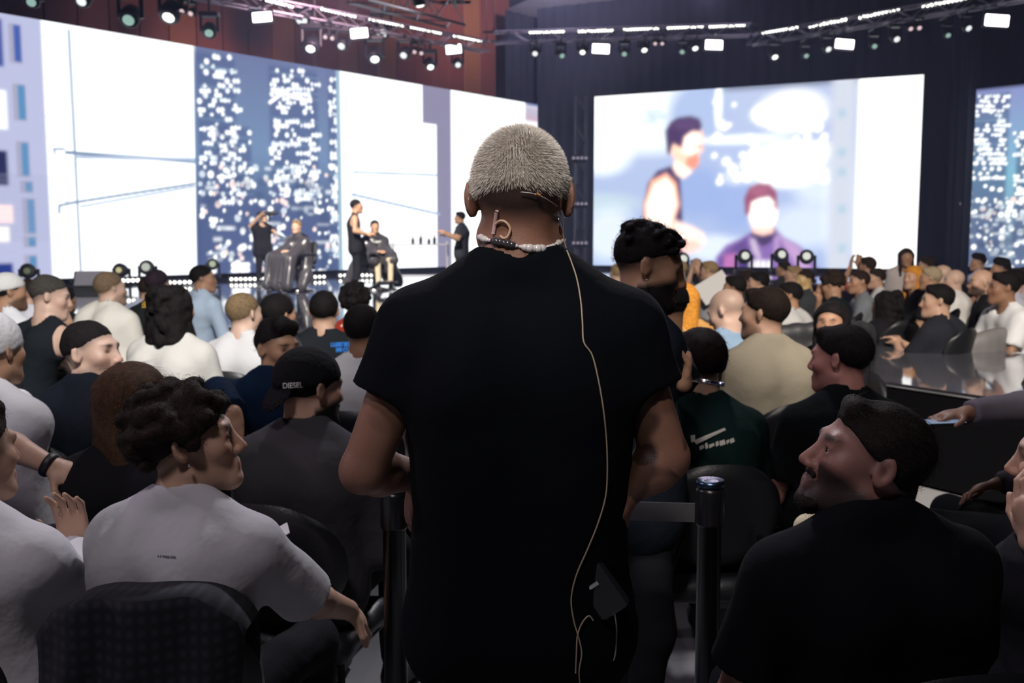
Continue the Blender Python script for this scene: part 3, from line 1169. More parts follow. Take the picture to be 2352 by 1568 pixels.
class Screen:
    """flat LED panel; its picture is set point by point over the panel in metres"""

    def __init__(self, p, d, u0, u1, step):
        self.p, self.d = p, d
        nu, nv = int((u1 - u0) / step) + 1, int((ST_ - SB) / step) + 1
        u = np.linspace(u0, u1, nu)
        z = np.linspace(SB, ST_, nv)
        self.U, self.V = np.meshgrid(u, z)
        self.shape = self.U.shape
        self.C = np.zeros(self.shape + (3,))

    def w(self, px, py):
        return on_wall(px, py, self.p, self.d)

    def put(self, m, col):
        m = np.clip(m, 0, 1)[..., None]
        self.C = self.C * (1 - m) + m * np.array(col)

    def rect(self, u0, v0, u1, v1, col, soft=.03, a=1):
        g = lambda x: np.clip(.5 + x / (soft + 1e-6), 0, 1)
        self.put(a * g(self.U - u0) * g(u1 - self.U) * g(self.V - v0) * g(v1 - self.V), col)

    def prect(self, x0, y0, x1, y1, col, soft=.03, a=1):
        p, q = self.w(x0, (y0 + y1) / 2), self.w(x1, (y0 + y1) / 2)
        xm = (x0 + x1) / 2
        self.rect(p[0], self.w(xm, y1)[1], q[0], self.w(xm, y0)[1], col, soft, a)

    def ell(self, px, py, rx, ry, col, soft=.3, rot=0, a=1):
        c = self.w(px, py)
        e = self.w(px + rx, py)[0] - c[0]
        n = abs(self.w(px, py + ry)[1] - c[1])
        du, dv = self.U - c[0], self.V - c[1]
        cs, sn = math.cos(rot), math.sin(rot)
        x, y = du * cs + dv * sn, -du * sn + dv * cs
        k = np.sqrt((x / e) ** 2 + (y / n) ** 2)
        self.put(a * np.clip((1 - k) / soft + .5, 0, 1), col)

    def dots(self, pts, r, col, soft=.5):
        for (u, v, rr) in pts:
            R = r * rr
            i0 = np.searchsorted(self.U[0], u - R * 1.6)
            i1 = np.searchsorted(self.U[0], u + R * 1.6)
            j0 = np.searchsorted(self.V[:, 0], v - R * 1.6)
            j1 = np.searchsorted(self.V[:, 0], v + R * 1.6)
            if i1 <= i0 or j1 <= j0:
                continue
            k = np.hypot(self.U[j0:j1, i0:i1] - u, self.V[j0:j1, i0:i1] - v) / R
            m = np.clip((1 - k) / soft + .5, 0, 1)[..., None]
            self.C[j0:j1, i0:i1] = self.C[j0:j1, i0:i1] * (1 - m) + m * np.array(col)

    def line(self, pts, wpx, col, a=1):
        q = [self.w(*p) for p in pts]
        wd = wpx * .011
        best = np.full(self.shape, 9.0)
        for s0, s1 in zip(q[:-1], q[1:]):
            ba = s1 - s0
            t = np.clip(((self.U - s0[0]) * ba[0] + (self.V - s0[1]) * ba[1]) / max(ba @ ba, 1e-9), 0, 1)
            best = np.minimum(best, np.hypot(self.U - s0[0] - t * ba[0], self.V - s0[1] - t * ba[1]))
        self.put(a * np.clip((wd - best) / .03 + .5, 0, 1), col)

    def poly(self, pts, col, soft=.08, a=1):
        q = np.array([self.w(*p) for p in pts])
        ins = np.zeros(self.shape, bool)
        best = np.full(self.shape, 9.0)
        for i in range(len(q)):
            s0, s1 = q[i - 1], q[i]
            c = ((s0[1] > self.V) != (s1[1] > self.V))
            with np.errstate(divide='ignore', invalid='ignore'):
                xi = (s1[0] - s0[0]) * (self.V - s0[1]) / (s1[1] - s0[1] + 1e-12) + s0[0]
            ins ^= c & (self.U < xi)
            ba = s1 - s0
            t = np.clip(((self.U - s0[0]) * ba[0] + (self.V - s0[1]) * ba[1]) / max(ba @ ba, 1e-9), 0, 1)
            best = np.minimum(best, np.hypot(self.U - s0[0] - t * ba[0], self.V - s0[1] - t * ba[1]))
        sd = np.where(ins, best, -best)
        self.put(a * np.clip(sd / soft + .5, 0, 1), col)

    def blur(self, n):
        for _ in range(n):
            for ax in (0, 1):
                p = np.pad(self.C, [(1, 1) if k == ax else (0, 0) for k in range(3)], 'edge')
                a, b, c = [np.take(p, range(k, k + self.C.shape[ax]), ax) for k in (0, 1, 2)]
                self.C = .25 * a + .5 * b + .25 * c

    def build(self, name, label, gain=1.0):
        nv, nu = self.shape
        X = self.p[0] + self.d[0] * self.U
        Y = self.p[1] + self.d[1] * self.U
        v = np.stack([X, Y, self.V], -1).reshape(-1, 3)
        i = np.arange(nu * nv).reshape(nv, nu)
        q = np.stack([i[:-1, :-1], i[:-1, 1:], i[1:, 1:], i[1:, :-1]], -1).reshape(-1, 4)
        me = np_mesh('panel', v, q, False, np.maximum(self.C, 0).reshape(-1, 3))
        m = bpy.data.materials.new('led_picture')
        m.use_nodes = True
        nt = m.node_tree
        nt.nodes.remove(nt.nodes['Principled BSDF'])
        e = nt.nodes.new('ShaderNodeEmission')
        a = nt.nodes.new('ShaderNodeAttribute')
        a.attribute_name = 'tint'
        nt.links.new(a.outputs['Color'], e.inputs['Color'])
        e.inputs['Strength'].default_value = gain
        m.cycles.emission_sampling = EMS
        nt.links.new(e.outputs[0], nt.nodes['Material Output'].inputs['Surface'])
        u0, u1 = self.U[0, 0], self.U[0, -1]
        n = np.array((-self.d[1], self.d[0]))
        n = n if n[1] > 0 else -n
        root = empty(name, (*(self.p + self.d * (u0 + u1) / 2), SB))
        tag(root, label, 'screen')
        base = np.array(root.location)
        pan = link('panel', me, m, root)
        pan.location = tuple(-base)
        a0, b0 = self.p + self.d * u0 + n * .012, self.p + self.d * u1 + n * .012
        cab = slab('cabinet', [tuple(a0), tuple(b0), tuple(b0 + n * .1), tuple(a0 + n * .1)], SB, ST_, fascia, root)
        cab.location = tuple(-base)
        return root


EMS = 'NONE'
WHITE = (1.45, 1.52, 1.62)
SKYB = srgb(112, 122, 166)


def city(S, x0, x1, ytop, ybot, towers, seed, sky=(SKYB, srgb(122, 150, 190), srgb(80, 96, 140))):
    r = random.Random(seed)
    h = ybot - ytop
    for k in range(40):
        t = k / 39
        c0, c1 = (sky[0], sky[1]) if t < .45 else (sky[1], sky[2])
        tt = t / .45 if t < .45 else min(1, (t - .45) / .25)
        col = tuple(a + (b - a) * tt for a, b in zip(c0, c1))
        y = ytop - 12 + t * (h + 24)
        S.prect(x0, y, x1, ybot + 12, col, .15)
    for (a, b, yt, yb, dens, rows) in towers:
        S.prect(a, yt, b, ybot, srgb(88, 104, 150), .12, .75)
        nr = int((yb - yt) / rows)
        for j in range(nr):
            y = yt + rows * (j + .5)
            x = a + r.uniform(0, 8)
            while x < b:
                if r.random() < dens:
                    q = S.w(x, y + r.uniform(-1.5, 1.5))
                    S.dots([(q[0], q[1], r.uniform(.7, 1.25))], .058, (1.25, 1.3, 1.4))
                    if r.random() < .3:
                        q2 = S.w(x + 8, y)
                        S.dots([(q2[0], q2[1], 1.0)], .058, (1.2, 1.28, 1.4))
                x += 8.5
        for j in range(nr // 3):
            y = r.uniform(yt, yb)
            S.prect(a, y, b, y + 3, srgb(140, 175, 205), .06, .5)
    # street lights and low buildings
    yl = ytop + h * .52
    for _ in range(int((x1 - x0) * .62)):
        x, y = r.uniform(x0, x1), yl + (ybot - yl) * r.random() ** 1.1
        q = S.w(x, y)
        b = r.random()
        col = (1.4, 1.45, 1.5) if b < .6 else (.75, .85, 1.0) if b < .85 else (1.2, .95, .95)
        S.dots([(q[0], q[1], r.uniform(.6, 1.5))], .06, col)
    for _ in range(int((x1 - x0) / 9)):
        x, y = r.uniform(x0, x1 - 20), yl + (ybot - yl) * r.random()
        S.prect(x, y, min(x1, x + r.uniform(12, 45)), y + r.uniform(3, 9), (1.2, 1.3, 1.4), .08, r.uniform(.35, .95))
    for _ in range(int((x1 - x0) / 12)):
        x, y = r.uniform(x0, x1 - 20), yl + (ybot - yl) * r.random()
        S.prect(x, y, min(x1, x + r.uniform(10, 50)), y + r.uniform(6, 22), srgb(70, 90, 130), .1, .45)


SL = Screen(P_L, D_L, -3.2, 18.0, .036)
lav = srgb(196, 200, 236)
SL.put(np.ones(SL.shape), lav)
# facade picture at the far left
for (xa, ya, yb) in ((26, 58, 142), (36, 196, 274), (44, 328, 404), (52, 418, 440), (58, 458, 535), (60, 545, 565), (62, 588, 620)):
    SL.prect(xa - 6, ya - 3, xa + 24, yb + 3, srgb(176, 176, 205), .05)
    SL.prect(xa + 6, ya, xa + 22, yb, srgb(70, 100, 185) if ya < 150 else srgb(95, 150, 200), .06)
for (xa, ya, xb, yb, c) in ((-40, 40, 6, 150, srgb(80, 95, 170)), (-40, 205, 16, 295, (1.2, 1.25, 1.4)), (-30, 345, 18, 425, srgb(40, 45, 90)), (-30, 470, 30, 512, (1.35, 1.0, 1.0)),
                            (-30, 520, 22, 555, (1.3, 1.25, 1.2)), (-60, 605, 30, 632, srgb(40, 60, 140)), (-200, 60, -60, 600, srgb(150, 165, 215))):
    SL.prect(xa, ya, xb, yb, c, .08)
for k in range(26):
    SL.prect(-40, 400 + k * 6, 118, 402 + k * 6, srgb(165, 170, 205), .05, .45)
# white panel with dark frame lines
pl = lambda u0, u1, z0=SB - .1, z1=ST_ + .1, c=WHITE: SL.rect(u0, z0, u1, z1, c, .05)
pl(-.02, 3.66)
for k in range(11):
    y = 92 + k * 46
    SL.line([(98 + k * 2.3, y - 8), (150 + k * 2, y + 6)], 1.6, (.80, .85, .95))
    SL.line([(160 + k * 2, y + 8), (300, y + 30)], 1.4, (1.1, 1.18, 1.28), .5)
lc = srgb(128, 150, 182)
SL.line([(158, 70), (186, 628)], 2.2, lc)
SL.line([(152, 350), (210, 354), (448, 372)], 3.0, lc)
SL.line([(176, 360), (448, 366)], 3.0, srgb(190, 205, 235))
SL.line([(136, 488), (136, 472), (175, 464), (446, 422)], 2.4, lc)
SL.line([(186, 474), (446, 428)], 2.2, srgb(190, 205, 235))
SL.line([(126, 352), (124, 342), (148, 342)], 2.0, lc)
city(SL, 457, 782, 118, 628, ((457, 545, 126, 400, .33, 11), (622, 732, 158, 470, .36, 10.5), (500, 580, 290, 470, .25, 10), (756, 782, 178, 600, .4, 9)), 3)
for (x0_, y0_, x1_, y1_) in ((625, 205, 690, 225), (620, 235, 662, 205), (668, 222, 714, 232)):
    SL.line([(x0_, y0_), (x1_, y1_)], 4.5, (1.3, 1.25, 1.4))
for yy in (604, 616):
    for xx in (532, 553):
        SL.prect(xx, yy, xx + 20, yy + 9, (2.2, 2.2, 2.3), .06)
SL.prect(775, 120, 790, 640, srgb(165, 195, 220), .05)
pl(7.98, 11.15)
pl(11.1, 11.72, SB - .1, on_wall(990, 284, P_L, D_L)[1])
gap = srgb(150, 146, 178)
SL.rect(11.13, on_wall(990, 284, P_L, D_L)[1], 12.34, ST_ + .1, gap, .03)
SL.rect(11.72, SB - .1, 12.34, ST_, gap, .03)
pl(12.34, 15.95)
SL.line([(812, 172), (815, 620)], 1.3, srgb(205, 220, 240))
SL.line([(815, 395), (1003, 402)], 2.6, srgb(188, 206, 235))
SL.line([(808, 446), (1010, 492)], 3.2, srgb(176, 196, 228))
SL.line([(1115, 200), (1117, 600)], 1.8, srgb(205, 220, 240))
SL.line([(1040, 395), (1115, 400)], 2.0, srgb(205, 220, 240))
SL.rect(15.95, SB - .1, 18.1, ST_ + .1, (1.2, 1.2, 1.3), .05)
SL.prect(1207, 212, 1292, 250, srgb(120, 130, 185), .15)
SL.prect(1240, 215, 1256, 240, srgb(190, 190, 215), .15)
SL.prect(1207, 252, 1292, 282, srgb(206, 198, 224), .1)
SL.prect(1207, 272, 1292, 280, srgb(230, 170, 190), .2, .6)
SL.prect(1275, 292, 1292, 300, srgb(225, 120, 150), .2, .8)
SL.prect(1262, 298, 1292, 312, srgb(120, 125, 160), .15, .8)
SL.build('led_screen', 'tall left LED wall showing white panels and a night city')

# ---- right screen: live close-up of the barber and the client
SR = Screen(P_R, D_R, 0, 9.62, .034)
r = random.Random(5)
for k in range(30):
    t = k / 29
    SR.prect(1350, 200 + t * 430, 2140, 660, tuple(a + (b - a) * t for a, b in zip(srgb(202, 216, 255), srgb(182, 204, 254))), .3)
SR.prect(1355, 190, 1600, 350, (1.2, 1.3, 1.42), .5)
SR.ell(1600, 270, 70, 90, srgb(190, 210, 255), .6)
for (x, y, rx, ry, c, a) in ((1385, 360, 60, 40, (1.3, 1.4, 1.5), .9), (1420, 250, 90, 60, (1.5, 1.5, 1.55), .9), (1380, 470, 90, 26, srgb(214, 236, 255), .9),
                             (1400, 540, 60, 60, (1.1, 1.2, 1.35), .7), (1650, 240, 9, 55, (1.4, 1.45, 1.5), .95), (1820, 255, 75, 45, (1.5, 1.5, 1.5), 1), (1765, 262, 38, 24, (1.5, 1.5, 1.5), 1),
                             (1800, 285, 28, 16, (1.4, 1.45, 1.5), .9), (1700, 320, 110, 12, (1.3, 1.4, 1.5), .75), (1825, 350, 95, 26, (1.5, 1.5, 1.5), 1), (1740, 360, 30, 12, (1.4, 1.4, 1.5), .8),
                             (1800, 400, 80, 30, (1.5, 1.5, 1.5), 1), (1880, 420, 60, 50, (1.2, 1.3, 1.45), .5), (1850, 520, 90, 50, (1.15, 1.25, 1.4), .5), (1690, 410, 30, 18, (1.3, 1.35, 1.45), .7),
                             (1640, 570, 80, 30, (1.2, 1.3, 1.45), .6), (1930, 480, 40, 130, (1.1, 1.2, 1.4), .5), (1600, 440, 60, 60, srgb(164, 190, 250), .8), (1690, 470, 60, 60, srgb(164, 190, 250), .7)):
    SR.ell(x, y, rx, ry, c, .7, 0, a)
for _ in range(70):
    x, y = r.uniform(1640, 1900), r.uniform(225, 420)
    q = SR.w(x, y)
    SR.dots([(q[0], q[1], r.uniform(.6, 1.5))], .1, (1.5, 1.5, 1.55), .7)
for k in range(8):
    SR.prect(1460 + k * 5, 250 + (k % 3) * 12, 1466 + k * 9, 262 + (k % 3) * 12, srgb(196, 225, 240), .1, .6)
SR.prect(1905, 160, 1960, 660, srgb(226, 233, 253), .25)
for y in (250, 340, 385, 470, 560):
    SR.prect(1926, y, 1942, y + 20, srgb(190, 220, 245), .15)
SR.prect(1962, 150, 1966, 660, srgb(214, 222, 246), .05)
SR.prect(1966, 150, 2140, 660, (1.55, 1.58, 1.62), .06)
# barber on screen, profile to the right
hot, warm, dk = (1.7, 1.38, 1.25), (1.6, .75, .5), srgb(74, 56, 112)
SR.poly([(1480, 620), (1476, 540), (1478, 470), (1488, 420), (1510, 392), (1545, 380), (1562, 400), (1566, 470), (1570, 560), (1568, 620)], dk, .1)
SR.poly([(1482, 560), (1480, 470), (1496, 415), (1530, 398), (1552, 420), (1560, 470), (1548, 505), (1546, 570), (1500, 575), (1494, 520)], warm, .16)
SR.poly([(1488, 540), (1484, 470), (1502, 425), (1530, 408), (1548, 430), (1554, 470), (1543, 505), (1541, 562), (1506, 566), (1500, 515)], hot, .16)
SR.poly([(1545, 385), (1552, 360), (1580, 375), (1590, 395), (1570, 410), (1555, 402)], (1.7, 1.25, 1.1), .1)
SR.poly([(1538, 345), (1545, 320), (1568, 298), (1596, 300), (1612, 300), (1616, 318), (1612, 330), (1616, 345), (1606, 352), (1604, 374), (1592, 388), (1572, 378), (1552, 368)], (1.65, .92, .72), .12)
SR.poly([(1572, 310), (1600, 304), (1610, 316), (1604, 344), (1590, 358), (1566, 348)], (1.75, 1.45, 1.35), .16)
SR.poly([(1578, 362), (1600, 352), (1606, 364), (1602, 384), (1588, 388), (1574, 378)], (1.05, .35, .24), .12, .9)
SR.line([(1582, 334), (1612, 337)], 2.0, srgb(70, 40, 70), .8)
SR.ell(1550, 340, 12, 14, (1.6, 1.0, .75), .5)
hairP = srgb(86, 62, 110)
SR.poly([(1530, 330), (1528, 300), (1540, 280), (1556, 270), (1586, 266), (1606, 272), (1612, 288), (1608, 302), (1590, 300), (1572, 314), (1566, 340), (1546, 330), (1538, 358), (1532, 350)], hairP, .08)
SR.ell(1575, 286, 30, 12, srgb(112, 84, 135), .8, 0, .7)
SR.poly([(1548, 505), (1590, 520), (1616, 535), (1620, 556), (1592, 572), (1556, 560), (1546, 540)], (1.6, 1.2, 1.1), .16)
SR.poly([(1560, 548), (1600, 552), (1612, 566), (1585, 582), (1562, 575)], (1.6, .85, .75), .16)
# client on screen, facing us, in a purple cape
SR.poly([(1640, 640), (1644, 590), (1668, 562), (1700, 548), (1726, 532), (1740, 524), (1780, 524), (1800, 545), (1830, 560), (1866, 590), (1890, 640)], srgb(150, 116, 196), .1)
SR.poly([(1650, 640), (1652, 596), (1690, 560), (1716, 545), (1720, 640)], srgb(112, 84, 160), .12)
SR.poly([(1658, 640), (1664, 585), (1690, 580), (1692, 640)], srgb(206, 128, 200), .12)
SR.poly([(1696, 640), (1700, 590), (1720, 566), (1724, 640)], srgb(80, 62, 130), .1)
SR.poly([(1788, 540), (1832, 565), (1880, 640), (1846, 640), (1810, 580)], srgb(214, 176, 232), .14)
SR.poly([(1724, 536), (1742, 520), (1778, 520), (1782, 536), (1772, 556), (1752, 566), (1732, 552)], srgb(84, 66, 116), .06)
SR.poly([(1722, 548), (1734, 548), (1748, 590), (1744, 600), (1728, 575)], srgb(225, 205, 240), .08)
SR.poly([(1778, 545), (1790, 540), (1790, 580), (1776, 600)], srgb(200, 165, 225), .08)
for k in range(4):
    SR.poly([(1722 + k * 13, 618), (1724 + k * 13, 598), (1732 + k * 13, 598), (1731 + k * 13, 618)], (1.5, 1.48, 1.5), .06)
SR.ell(1752, 484, 34, 50, (1.7, 1.3, 1.2), .15)
SR.ell(1754, 488, 29, 44, (1.75, 1.62, 1.58), .3)
SR.poly([(1728, 520), (1776, 520), (1776, 534), (1752, 540), (1730, 534)], (1.5, .95, .85), .1)
SR.poly([(1711, 490), (1709, 455), (1720, 432), (1742, 420), (1768, 422), (1784, 440), (1786, 475), (1780, 486), (1778, 464), (1766, 452), (1744, 456), (1726, 464), (1722, 488), (1716, 496)], srgb(168, 92, 128), .07)
SR.ell(1744, 438, 22, 12, srgb(196, 120, 150), .8, 0, .7)
SR.line([(1734, 472), (1748, 470)], 2.2, srgb(190, 110, 110), .8)
SR.line([(1762, 470), (1776, 472)], 2.2, srgb(190, 110, 110), .8)
SR.line([(1756, 478), (1758, 496)], 1.4, srgb(245, 205, 195), .8)
SR.line([(1746, 508), (1764, 508)], 1.8, srgb(240, 160, 160), .8)
SR.blur(3)
SR.build('led_screen', 'large centre LED screen showing a live close-up of a haircut', 1.0)

SF = Screen(P_F, D_F, 0, 5.0, .036)
city(SF, 2215, 2420, 212, 626, ((2220, 2310, 216, 420, .62, 11), (2330, 2400, 300, 500, .5, 10)), 11, (srgb(150, 160, 220), srgb(140, 200, 230), srgb(140, 165, 195)))
SF.build('led_screen', 'right edge LED screen showing a night city skyline')

# ------------------------------------------------------------------ lighting rig
alu = mat('truss_alu', (.34, .31, .38), rough=.4, metal=.7)
alu2 = mat('truss_bright', (.62, .60, .66), rough=.45, metal=.3)
blk = mat('fixture_black', (.016, .016, .022), rough=.5)


def emis(name, col, st, sample='NONE'):
    m = mat(name, (.05, .05, .05), rough=.4, emit=col, estr=st)
    m.cycles.emission_sampling = sample
    return m


TZ = 7.05


def truss(a, b, label, m=alu, w=.28):
    a, b = np.array(a, float), np.array(b, float)
    L = np.linalg.norm(b - a)
    t = (b - a) / L
    up = np.array((0, 0, 1.0)) if abs(t[2]) < .8 else np.array((0, 1.0, 0))
    sd = np.cross(t, up)
    sd /= np.linalg.norm(sd)
    up = np.cross(sd, t)
    r = empty('lighting_truss', tuple(a))
    tag(r, label, 'truss')
    cs = [(i, j) for i in (-1, 1) for j in (-1, 1)]
    for i, j in cs:
        o = sd * i * w / 2 + up * j * w / 2
        MB().tube([o, o + t * L], .026, 8).build('chord', m, r, True)
    br = MB()
    n = int(L / .45)
    pr = [(cs[0], cs[1]), (cs[2], cs[3]), (cs[0], cs[2]), (cs[1], cs[3])]
    for k in range(n):
        for (c0, c1) in pr:
            if k % 2:
                c0, c1 = c1, c0
            p = sd * c0[0] * w / 2 + up * c0[1] * w / 2 + t * L * k / n
            q = sd * c1[0] * w / 2 + up * c1[1] * w / 2 + t * L * (k + 1) / n
            br.tube([p, q], .014, 5, caps=False)
    bo = br.build('bracing', m, r)
    bo['kind'] = 'stuff'
    return r


def on_z(px, py, z):
    return on_floor(px, py, z)


tA, tB, tC, tE, tD = [p - np.array((0, 0, .12)) for p in (on_z(575, -8, TZ + .06), on_z(1118, 98, TZ + .06), on_z(1722, 58, TZ + .06), on_z(1722, 81, TZ + .06), on_z(2240, -7, TZ + .06))]
truss(tA + (tA - tB) * 1.3, tB, 'grey box truss carrying the lamps above the left screens')
tG = on_z(1135, 77, TZ + .06) - np.array((0, 0, .12))
truss(tG, tC, 'grey box truss carrying the lamps above the centre screen')
truss(tE, tD + (tD - tE) * .6, 'grey box truss rising to the upper right corner')
wa, wb = at(820, -28, 17.0), at(1046, 34, 19.5)
truss(wa, wb, 'short pale truss near the ceiling at top centre', alu2, .42)
for p, nm, dz in ((tA, 'the upper left', .14), (tB, 'the rear corner', .14), (tG, 'the start of the centre truss', .14), (tC, 'the right end of the centre truss', .14), (tE, 'the bend at right', .14),
                  (tD, 'the upper right', .14), (wb, 'the pale truss end', .21), (wa, 'the pale truss start', .21)):
    k = MB().tube([(p[0], p[1], p[2] + dz), (p[0], p[1], 10.42)], .012, 6)
    k.tube([(p[0] - .3, p[1], p[2] + dz + .02), (p[0] + .3, p[1], p[2] + dz + .02)], .03, 6)
    k.tube([(p[0], p[1] - .3, p[2] + dz + .02), (p[0], p[1] + .3, p[2] + dz + .02)], .03, 6)
    o = k.build('hanging_cable', blk)
    tag(o, 'thin steel cable holding the truss up near ' + nm, 'cable')

ORD = ['first', 'second', 'third', 'fourth', 'fifth', 'sixth', 'seventh', 'eighth', 'ninth', 'tenth', 'eleventh', 'twelfth', 'thirteenth', 'fourteenth', 'fifteenth',
       'sixteenth', 'seventeenth', 'eighteenth', 'nineteenth', 'twentieth']
lens_white = emis('led_lens', (1, 1, .97), 3.2)


def led_bar(a, b, label, n=11, r=.042, floor=False, zoff=0):
    a, b = np.array(a, float), np.array(b, float)
    L = np.linalg.norm(b - a)
    t = (b - a) / L
    f = np.array((t[1], -t[0], 0))
    if f[1] > 0:
        f = -f
    rot = np.stack([t, f, np.array((0, 0, 1.0))], 1)
    c = (a + b) / 2
    root = empty('led_bar', tuple(c))
    tag(root, label, 'stage light', 'white LED batten lights')
    MB().box((0, 0, 0), (L + .04, .1, .12), rot, .012).build('housing', blk, root)
    if floor:
        for k in range(n):
            p = t * (L * (k + .5) / n - L / 2) + f * .052
            MB().lathe([(r, 0), (r, .012), (r * .5, .022)], 10, f, p).build('lens', lens_white, root)
    else:
        mb = MB()
        for k in range(n):
            p = t * (L * (k + .5) / n - L / 2) + f * .052
            mb.lathe([(r, 0), (r, .012), (r * .5, .022)], 10, f, p)
        q = mb.build('lens_row', lens_white, root)
        q['kind'] = 'stuff'
    MB().tube([(0, 0, .02), (0, 0, -.22)] if not floor else [(0, 0, 0), (0, 0, -.07)], .02, 6).build('clamp', blk, root)
    return root


bars = [(606, 0, 670, 16), (732, 20, 815, 39), (843, 44, 925, 60), (938, 62, 1011, 77), (1037, 82, 1104, 95)]
for i, (x0, y0, x1, y1) in enumerate(bars):
    led_bar(on_z(x0, y0, TZ + .06), on_z(x1, y1, TZ + .06), 'white LED batten on the left truss, %s from the left' % ORD[i])
bars = [(1215, 75, 1297, 73), (1327, 73, 1409, 70), (1431, 69, 1515, 65), (1532, 65, 1616, 61), (1628, 62, 1712, 58)]
for i, (x0, y0, x1, y1) in enumerate(bars):
    led_bar(on_z(x0, y0, TZ + .06), on_z(x1, y1, TZ + .06), 'white LED batten on the centre truss, %s from the left' % ORD[i])
bars = [(1752, 76, 1836, 63), (1860, 62, 1949, 45), (1975, 42, 2071, 20), (2120, 16, 2225, -4)]
for i, (x0, y0, x1, y1) in enumerate(bars):
    led_bar(on_z(x0, y0, TZ + .06), on_z(x1, y1, TZ + .06), 'white LED batten on the right truss, %s from the left' % ORD[i])


def rigY(px):
    return 1 / float(np.interp(px, (-200, 575, 1108, 1135, 1721, 1723, 2240, 2500), 1 / np.array((2.454 * tA[1] - 1.454 * tB[1], tA[1], tB[1], tG[1], tC[1], tE[1], tD[1], 1.5 * tD[1] - .5 * tE[1]))))


pan_m = emis('blinder_panel', (1.0, .90, 1.0), 5.0, 'AUTO')
bl = [(602, 39, 42, 23), (825, 76, 38, 23), (1042, 113, 34, 21), (1380, 112, 38, 22), (1640, 103, 38, 22), (1940, 101, 40, 22), (2290, 47, 49, 27)]
for i, (px, py, w, h) in enumerate(bl):
    Y = rigY(px) - .25
    c = at(px, py, Y)
    sc = Y / FPX
    r = empty('blinder', tuple(c))
    tag(r, 'glowing lilac white blinder panel under the truss, %s from the left' % ORD[i], 'stage light', 'square blinder lights')
    ry = Rz(math.atan2(-c[0], c[1]) * .6) @ Ry(math.radians(-6 if px < 1100 else 3 if px < 1700 else 7)) @ Rx(math.radians(-14))
    W, Hh = w * sc, h * sc
    MB().box((0, .07, 0), (W + .05, .12, Hh + .05), ry, .02).build('housing', blk, r)
    MB().box(ry @ np.array((0, -.0, 0)), (W, .03, Hh), ry, .012).build('panel', pan_m, r)
    top = TZ - .15 - c[2]
    MB().tube([(-W * .55, .06, 0), (-W * .55, .1, max(.12, top * .7)), (W * .55, .1, max(.12, top * .7)), (W * .55, .06, 0)], .014, 6).build('bracket', blk, r)
    MB().tube([(0, .1, max(.12, top * .7)), (0, .12, max(.14, top))], .02, 6).tube([(0, -.3, TZ - .215 - c[2]), (0, .6, TZ - .215 - c[2])], .03, 6).build('clamp', blk, r)

lens_dim = emis('moving_head_lens', (.9, .97, 1.0), 1.1)
lens_br = emis('moving_head_lens_bright', (.93, 1, .98), 2.2)
lens_pk = emis('moving_head_lens_pink', (1, .72, .78), .9)
lens_gr = emis('moving_head_lens_green', (.6, .95, .85), .5)


def moving_head(c, label, size=.16, lens=None, aim=(0, -.8, -.6), hang=None, stand=None, lens_r=None, shape=1.0):
    c = np.array(c, float)
    lens = lens or lens_dim
    aim = np.array(aim, float)
    aim /= np.linalg.norm(aim)
    r = empty('moving_head_light', tuple(c))
    tag(r, label, 'stage light', 'moving head lamps')
    s = size
    prof = [(s * .45, -s * 1.9 * shape), (s * .8, -s * 1.6 * shape), (s * .95, -s * .9), (s, -s * .25), (s * .92, -.01), (s * .8, 0)]
    MB().lathe(prof, 14, aim, (0, 0, 0)).build('head', blk, r, True)
    lr = lens_r or s * .55
    MB().lathe([(lr, -.005), (lr, .01), (lr * .6, .03)], 12, aim, aim * .004).build('lens', lens, r, True)
    up = 1 if hang is not None else -1
    bc = -aim * s * .9
    sd = np.cross(aim, (0, 0, 1.0))
    sd /= np.linalg.norm(sd) + 1e-9
    arm = up * s * 1.7
    for g in (-1, 1):
        p = bc + sd * g * s * 1.1
        MB().tube([p - np.array((0, 0, up * s * .3)), p + np.array((0, 0, arm))], s * .2, 6).build('yoke_arm', blk, r)
    bz = bc + np.array((0, 0, arm))
    MB().box(bz + np.array((0, 0, up * s * .25)), (s * 2.6, s * 1.5, s * .6), None, s * .1).build('base', blk, r)
    end = (hang if hang is not None else stand) - c[2]
    if abs(end - (bz[2] + up * s * .5)) > .01:
        k = MB().tube([bz + np.array((0, 0, up * s * .4)), (bz[0], bz[1], end)], .025, 6)
        if hang is not None:
            k.tube([(bz[0], bz[1] - .42, TZ - .215 - c[2]), (bz[0], bz[1] + .42, TZ - .215 - c[2])], .03, 6)
        k.build('clamp', blk, r)
    return r


heads = [(72, 5, .14, 'g'), (187, 3, .16, 'w'), (295, 46, .20, 'g'), (387, 40, .22, 'b'), (418, 26, .09, 'p'), (438, 31, .09, 'p'), (480, 76, .16, 'g'),
         (693, 46, .24, 'w'), (713, 112, .20, 'b'), (747, 85, .09, 'p'), (763, 88, .09, 'p'), (784, 106, .16, 'w'), (861, 136, .20, 'b'), (877, 77, .22, 'w'),
         (927, 127, .16, 'w'), (952, 119, .09, 'p'), (968, 122, .09, 'p'), (989, 154, .16, 'b'), (1052, 149, .14, 'w'), (1229, 123, .13, 'w'),
         (1291, 128, .12, 'g'), (1338, 120, .13, 'b'), (1434, 124, .12, 'g'), (1480, 115, .13, 'b'), (1505, 100, .08, 'p'), (1521, 100, .08, 'p'), (1567, 119, .11, 'g'),
         (1597, 111, .13, 'b'), (1780, 131, .14, 'b'), (1852, 128, .11, 'g'), (1903, 113, .13, 'w'), (2009, 106, .11, 'g'), (2060, 90, .13, 'w'), (2092, 66, .09, 'p'),
         (2112, 64, .09, 'p'), (2178, 81, .10, 'g'), (2225, 65, .12, 'w')]
LM = {'g': lens_gr, 'w': lens_dim, 'b': lens_br, 'p': lens_pk}
